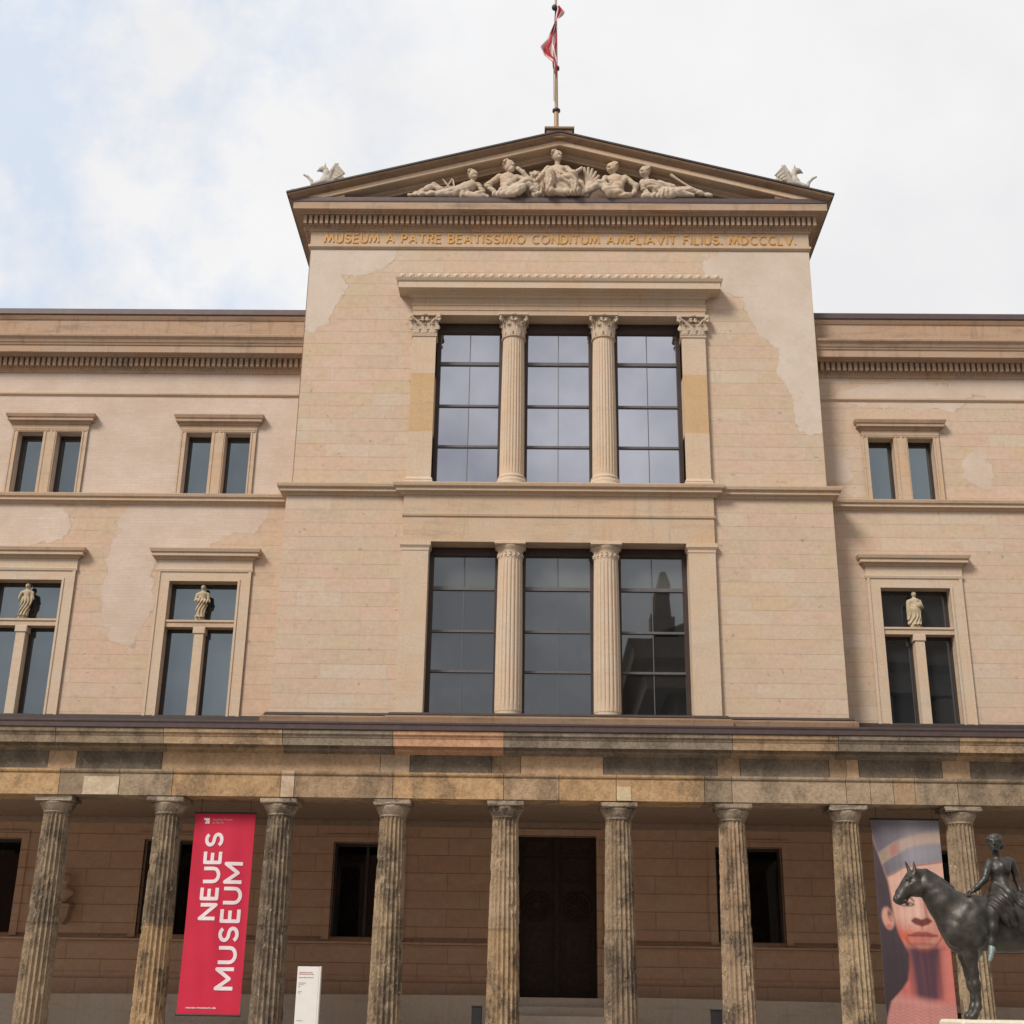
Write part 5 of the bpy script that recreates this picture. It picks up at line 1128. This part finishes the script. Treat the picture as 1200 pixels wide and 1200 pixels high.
def statuettes():
    def figure(kind):
        c = Clay()
        limb(c, ((-.03, 0, .06), .125), ((-.01, 0, .32), .125), ((.0, 0, .52), .135), ((.005, 0, .68), .105), k=.06)
        c.ell((0, 0, .79), (.155, .095, .085), k=.07); c.cap((0, 0, .82), (0, -.01, .93), .045, .04); c.ell((0, -.015, .975), (.062, .07, .08), k=.02); c.ell((0, .01, .995), (.07, .07, .068), k=.02)
        c.cap((0, -.08, .98), (0, -.095, .955), .01, .014, k=.01); c.ell((.05, -.12, .09), (.045, .06, .03)); c.ell((-.07, -.12, .09), (.045, .06, .03)); c.ell((0, 0, .02), (.17, .13, .035), k=.02)
        c.cap((.06, -.08, .1), (.07, -.05, .45), .05, .06, k=.04)
        if kind == 0:
            limb(c, ((-.15, 0, .78), .05), ((-.18, -.04, .60), .042), ((-.04, -.14, .62), .032), k=.02); limb(c, ((.15, 0, .78), .05), ((.185, -.02, .58), .042), ((.06, -.14, .56), .034), k=.02); c.cap((-.12, -.12, .57), (.13, -.12, .54), .045, .06, k=.03)
        elif kind == 1:
            limb(c, ((-.15, 0, .78), .05), ((-.19, -.02, .60), .042), ((-.10, -.11, .74), .032), k=.02); limb(c, ((.15, 0, .78), .05), ((.18, -.02, .60), .042), ((.14, -.06, .42), .034), k=.02)
        else:
            limb(c, ((-.15, 0, .78), .05), ((-.185, 0, .60), .042), ((-.17, -.04, .40), .034), k=.02); limb(c, ((.15, 0, .78), .05), ((.19, -.04, .60), .042), ((.05, -.15, .6), .032), k=.02); c.ell((.09, -.13, .64), (.085, .05, .085), k=.015)
            c.cap((-.16, .02, .75), (-.15, 0, .15), .06, .07, k=.04)
        c.fold(lambda X, Y, Z: .019*np.sin(72*X+35*Y+6*np.sin(7*Z+kind))*np.clip((.72-Z)/.25, 0, 1)*np.clip(Z/.1, 0, 1)); return c
    for x, kind, lab in ((-15, 1, 'small pale draped stone figure on the transom of the leftmost cross window'), (-10, 0, 'small pale stone figure with folded arms on the cross window left of the centre bay'), (10, 2, 'small pale stone figure holding a round object in the right-hand cross window')):
        b = Vector((x-.02, DW+.08, 11.47)); me = figure(kind).mesh(.012, 'statuette'); o = mesh_obj('statuette', me, M['statue'], None, b); props(o, lab, 'statuette', 'statuettes on the window transoms')
    # bust on a bracket, on the ground-floor wall
    c = Clay(); c.ell((0, -.25, .66), (.1, .115, .14)); c.ell((0, -.21, .70), (.115, .12, .12)); c.cap((0, -.24, .4), (0, -.24, .55), .08, .07); c.ell((0, -.22, .33), (.24, .14, .13), k=.06); c.cap((0, -.22, .12), (0, -.22, .25), .1, .15); c.cap((0, -.35, .66), (0, -.375, .62), .015, .025)
    b = Vector((-12.74, DW, 3.75)); me = c.mesh(.018, 'bust'); o = mesh_obj('portrait_bust', me, M['ground_floor'], None, b); props(o, 'brown stone bust on a wall bracket behind the leftmost column', 'bust')
    m = MB(); x = b.x; m.box(x-.24, x+.24, DW-.46, DW, 3.70, 3.80, b=.015); m.poly([(x-.19, 3.698), (x+.19, 3.698), (x+.16, 3.45), (x+.06, 3.3), (x-.06, 3.3), (x-.16, 3.45)], DW-.36, DW); m.build('wall_bracket', M['trim_brown'], museum)
statuettes()

# ------------------------------------------------------------------ bronze rider on a horse
def equestrian():
    y0 = 18.5
    ped = thing('stone_pedestal', (5.95, y0, 0), 'cream stone pedestal with rounded edges under the bronze horse', 'pedestal')
    m = MB(); m.box(4.86, 7.05, y0-.52, y0+.52, 1.28, 1.465, b=.035); m.build('top_slab', M['pedestal'], ped)
    m = MB(); m.box(4.98, 6.93, y0-.42, y0+.42, .22, 1.28, b=.015); m.build('block', M['pedestal'], ped); m = MB(); m.box(4.82, 7.09, y0-.56, y0+.56, 0, .22, b=.02); m.build('base', M['pedestal'], ped)
    t = thing('equestrian_statue', (5.95, y0, 1.465), 'dark bronze statue of a woman sitting on a standing horse that faces left', 'statue')
    P = lambda x, z, d=0.0: (x, y0-d, z)
    c = Clay()
    limb(c, (P(5.27, 2.67), .36), (P(5.75, 2.685), .345), (P(6.35, 2.73), .335), k=.15); c.ell(P(5.13, 2.60), (.25, .29, .33), k=.12); c.ell(P(6.42, 2.72), (.32, .31, .34), k=.12); c.ell(P(5.2, 2.88), (.25, .17, .15), k=.12)
    limb(c, (P(5.06, 2.76), .275), (P(4.93, 2.93), .215), (P(4.84, 3.05), .175), (P(4.72, 3.17), .145), k=.08); c.chain((P(5.14, 2.93), .1), (P(4.95, 3.11), .065), (P(4.80, 3.235), .062), (P(4.68, 3.295), .062), (P(4.60, 3.31), .06), k=.07)
    c.ell(P(4.575, 3.13), (.125, .10, .125), k=.05); limb(c, (P(4.60, 3.285), .085), (P(4.545, 3.235), .098), (P(4.47, 3.125), .105), (P(4.385, 3.035), .080), (P(4.332, 2.985), .070), k=.04); c.ell(P(4.315, 2.975), (.062, .068, .055), k=.03); c.chain((P(4.58, 3.33, .0), .03), (P(4.72, 3.345, .03), .035), (P(4.9, 3.235, .05), .035), (P(5.05, 3.12, .05), .03), k=.02); c.chain((P(4.30, 2.93, .05), .012), (P(4.42, 2.955, .075), .012), k=.01); c.ell(P(4.56, 3.13, .07), (.10, .05, .10), k=.025)
    c.cap(P(4.50, 3.315), P(4.325, 3.075), .028, .025, k=.04); c.cap(P(4.40, 2.97), P(4.345, 2.94), .05, .035, k=.04)
    c.cut(P(4.275, 3.0, .06), (.014, .02, .02), k=.01); c.ell(P(4.465, 3.215, .092), (.026, .02, .018), k=.006); c.cap(P(4.43, 3.235, .085), P(4.49, 3.255, .095), .016, .014, k=.012); c.cut(P(4.462, 3.185, .108), (.03, .012, .008), k=.01); c.cut(P(4.30, 2.95, .075), (.05, .012, .006), k=.008)
    for d in (.055, -.055): c.cap(P(4.565 if d > 0 else 4.53, 3.32, d), P(4.555 if d > 0 else 4.478, 3.475, d*1.1), .036, .010, k=.02)
    c.cap(P(4.55, 3.2, .10), P(4.62, 3.08, .1), .03, .03, k=.04)
    for d, dx in ((.15, 0), (-.15, .035)):
        limb(c, (P(5.15+dx, 2.5, d), .15), (P(5.165+dx, 2.26, d), .095), (P(5.185+dx, 2.05, d), .062), (P(5.20+dx, 1.90, d), .056), (P(5.205+dx, 1.85, d), .048), (P(5.212+dx, 1.72, d), .036), (P(5.195+dx, 1.62, d), .046), (P(5.155+dx, 1.54, d), .04), k=.04)
        c.cap(P(5.145+dx, 1.53, d), P(5.115+dx, 1.50, d), .052, .058, k=.01)
        limb(c, (P(6.42, 2.6, d), .24), (P(6.36, 2.32, d), .16), (P(6.5, 2.08, d), .075), (P(6.56, 1.98, d), .06), (P(6.53, 1.75, d), .042), (P(6.51, 1.63, d), .048), (P(6.46, 1.54, d), .042), k=.05); c.cap(P(6.45, 1.53, d), P(6.42, 1.50, d), .052, .058, k=.01)
    limb(c, (P(6.70, 2.84), .06), (P(6.80, 2.75), .07), (P(6.83, 2.4), .075), (P(6.80, 2.05), .04), k=.04)
    for i, s in ((4.96, .30), (5.05, .33)): c.ell(P(i, 2.52, .17), (.09, .10, .14), k=.08)
    c.cap(P(5.16, 2.86, .24), P(4.99, 2.58, .20), .06, .085, k=.045); c.cap(P(5.03, 2.55, .2), P(5.25, 2.44, .24), .08, .10, k=.05); c.cap(P(5.25, 2.95, .2), P(5.36, 2.55, .33), .05, .05, k=.05)
    c.fold(lambda X, Y, Z: .0035*np.sin(21*X+7*np.sin(5*Z))*np.sin(17*Z+3*Y))
    h = sculpt(c, .0115, 'horse', M['bronze'], t, WPOS[t.name])
    c = Clay(); m = MB(); 
    # rider: one body, dress as a piece of its own
    c.ell(P(5.72, 2.99, .08), (.18, .20, .15), k=.08); limb(c, (P(5.715, 3.0, .08), .135), (P(5.695, 3.2, .09), .105), (P(5.69, 3.33, .10), .125), k=.06)
    c.ell(P(5.705, 3.44, .10), (.165, .10, .085), k=.06); c.ell(P(5.64, 3.355, .165), (.055, .055, .055), k=.05); c.ell(P(5.74, 3.36, .17), (.055, .055, .055), k=.05)
    c.cap(P(5.685, 3.48, .09), P(5.662, 3.63, .12), .058, .052, k=.04)
    c.ell(P(5.648, 3.715, .14), (.082, .09, .112), k=.02, rot=R(-8)); c.ell(P(5.672, 3.755, .115), (.105, .105, .095), k=.015); c.ell(P(5.755, 3.70, .05), (.06, .06, .058), k=.015)
    for q in range(11):
        a = -2.0+q*.4; c.ell(P(5.655+.092*math.sin(a)*.98, 3.765-.012*math.cos(a*2), .125+.09*math.cos(a)), (.024, .024, .022), k=.008)
    for q in range(9):
        a = -1.8+q*.45; c.ell(P(5.668+.075*math.sin(a), 3.815, .115+.07*math.cos(a)), (.022, .022, .018), k=.008)
    c.cap(P(5.615, 3.735, .225), P(5.605, 3.70, .245), .012, .018, k=.012); c.cap(P(5.585, 3.75, .205), P(5.665, 3.75, .225), .014, .014, k=.012); c.ell(P(5.618, 3.665, .215), (.028, .018, .011), k=.01); c.ell(P(5.622, 3.63, .195), (.035, .035, .025), k=.03)
    limb(c, (P(5.565, 3.45, .12), .062), (P(5.50, 3.34, .17), .052), (P(5.45, 3.235, .2), .043), (P(5.34, 3.13, .2), .036), (P(5.27, 3.075, .18), .028), k=.03)
    for q in range(4): c.chain((P(5.275, 3.07, .165+.018*q), .013), (P(5.225, 3.05, .155+.024*q), .0125), (P(5.195+.006*abs(q-1), 3.015, .155+.025*q), .011), k=.006)
    c.chain((P(5.28, 3.08, .16), .014), (P(5.25, 3.085, .13), .012), (P(5.225, 3.06, .12), .011), k=.006)
    limb(c, (P(5.865, 3.47, .08), .065), (P(5.915, 3.35, .06), .052), (P(5.935, 3.24, .05), .043), (P(5.96, 3.1, .08), .036), (P(5.965, 3.04, .1), .028), k=.03)
    for q in range(4): c.chain((P(5.96, 3.04, .08+.018*q), .013), (P(5.95+.008*q, 3.01, .09+.022*q), .0125), (P(5.93+.008*q, 2.985, .12+.022*q), .011), k=.006)
    c.chain((P(5.975, 3.05, .09), .014), (P(6.0, 3.02, .11), .012), (P(6.0, 2.99, .13), .011), k=.006)
    for d in (1, -1):
        o = 0 if d > 0 else .10
        limb(c, (P(5.68, 2.97, d*.20), .125), (P(5.46+o, 2.83, d*.40), .088), (P(5.45+o, 2.77, d*.415), .075), (P(5.425+o, 2.60, d*.41), .064), (P(5.39+o, 2.42, d*.40), .042), (P(5.382+o, 2.36, d*.40), .04), k=.04)
    b = sculpt(c, .0115, 'rider', M['bronze'], t, WPOS[t.name])
    c = Clay()
    for d in (1, -1): c.chain((P(5.38+(0 if d > 0 else .1), 2.37, d*.40), .041), (P(5.375+(0 if d > 0 else .1), 2.32, d*.41), .038), (P(5.335+(0 if d > 0 else .1), 2.23, d*.45), .027), (P(5.315+(0 if d > 0 else .1), 2.19, d*.46), .022), k=.03)
    sculpt(c, .01, 'foot', M['verdigris'], b, WPOS[t.name])
    c = Clay(); limb(c, (P(5.695, 3.24, .09), .112), (P(5.695, 3.1, .1), .14), (P(5.67, 3.0, .16), .18), k=.06); c.cap(P(5.70, 3.42, .1), P(5.695, 3.24, .1), .115, .108, k=.05); c.ell(P(5.64, 3.355, .175), (.06, .058, .06), k=.05); c.ell(P(5.74, 3.36, .18), (.06, .058, .06), k=.05); c.cap(P(5.82, 3.50, .09), P(5.74, 3.36, .2), .05, .05, k=.04)
    for d in (1, -1): limb(c, (P(5.68, 2.98, d*.18), .15), (P(5.52, 2.88, d*.37), .115), (P(5.48, 2.82, d*.42), .098), k=.07)
    limb(c, (P(5.6, 2.92, .36), .1), (P(5.64, 2.78, .42), .085), (P(5.70, 2.66, .42), .035), k=.06); limb(c, (P(5.53, 2.85, .40), .08), (P(5.60, 2.72, .43), .05), (P(5.66, 2.63, .42), .025), k=.05); limb(c, (P(5.84, 2.98, .1), .12), (P(5.86, 2.86, .25), .09), k=.06); limb(c, (P(5.60, 3.44, .11), .06), (P(5.70, 3.40, .18), .07), (P(5.83, 3.47, .1), .065), k=.04)
    c.fold(lambda X, Y, Z: .016*np.sin(58*(X*.9+.35*Z)+4*np.sin(6*Z+2)+14*Y)*np.clip((3.42-Z)/.3, .25, 1)); sculpt(c, .011, 'dress', M['bronze'], b, WPOS[t.name])
equestrian()

# ------------------------------------------------------------------ the building across the court, seen only in the window glass
def opposite():
    x0, x1, y0, y1, h = 8.3, 46.0, -34.0, -16.0, 24.0
    t = thing('temple_building', ((x0+x1)/2, y1, 0), 'sooty sandstone temple-fronted building across the court, mirrored in the right-hand windows', 'building')
    m = MB(); m.box(x0+.6, x1-.6, y0, y1-.5, 0, h); m.build('wall', M['sooty'], t)
    for k in range(9):
        m = MB(); fluted(m, x0+2+k*4.05, y1+.6, 3, h-3.2, 1.0, .85, 16, 4, 4, .06); m.build('column', M['sooty'], t)
    m = MB(); P = [(x1, y1-.2), (x0, y1-.2), (x0, y0), (x1, y0)]
    m.sweep(P, [(0, h-3), (1.6, h-3), (1.6, h-1.6), (1.8, h-1.5), (2.6, h-1.2), (2.7, h-.6), (3.0, h), (0, h)]); m.build('cornice', M['sooty'], t)
    m = MB(); c = (x0+x1)/2; V = [(x0-2, y1+2, h), (x1+2, y1+2, h), (c, y1+2, h+8.5), (x0-2, y0, h), (x1+2, y0, h), (c, y0, h+8.5)]
    m.add(V, [(0, 2, 1), (0, 3, 5, 2), (1, 2, 5, 4)]); m.build('roof', M['sooty'], t)
    m = MB(); x = x0-.3; m.box(x-.8, x+.8, y1+.4, y1+2, h+.3, h+1.7); m.tube([(x, y1+1.2, h+1.6), (x, y1+1.2, h+3.2), (x+.2, y1+1.2, h+4.2), (x+.15, y1+1.2, h+5)], [.7, .55, .45, .2], 8); m.build('corner_ornament', M['sooty'], t)
    m = MB(); m.box(x0-4, x1, y1+3, y1+3.2, 0, .5); m.build('step', M['sooty'], t)
opposite()
def added_court_block():
    x0, x1, y0, y1, h = -75.0, 5.0, -52.0, -40.0, 15.5  # unseen block, added to keep bright low sky out of the ground-floor glass
    t = thing('added_court_block', ((x0+x1)/2, y1, 0), 'unseen red brick block added behind the camera to darken the ground-floor window reflections', 'building')
    brick = plain('red_brick', (.20, .10, .07), .9, 0, .2, .25, 3)
    m = MB(); m.box(x0, x1, y0, y1, 0, h); m.build('wall', brick, t)
    m = MB(); m.sweep([(x1, y1), (x0, y1)], [(0, h), (.6, h), (.8, h+.6), (0, h+.7)]); m.build('cornice', M['sooty'], t)
    m = MB(); V = [(x0, y1+.4, h+.6), (x1, y1+.4, h+.6), (x1, (y0+y1)/2, h+4), (x0, (y0+y1)/2, h+4), (x0, y0, h+.6), (x1, y0, h+.6)]; m.add(V, [(0, 1, 2, 3), (3, 2, 5, 4), (1, 5, 2), (0, 3, 4)]); m.build('roof', M['roof'], t)
    for z in (2.2, 6.8, 11.2):
        for k in range(16):
            m = MB(); c = x0+3+k*5; m.box(c-.9, c+.9, y1-.02, y1+.06, z, z+2.6); m.build('window', M['glass_dark'], t)
added_court_block()
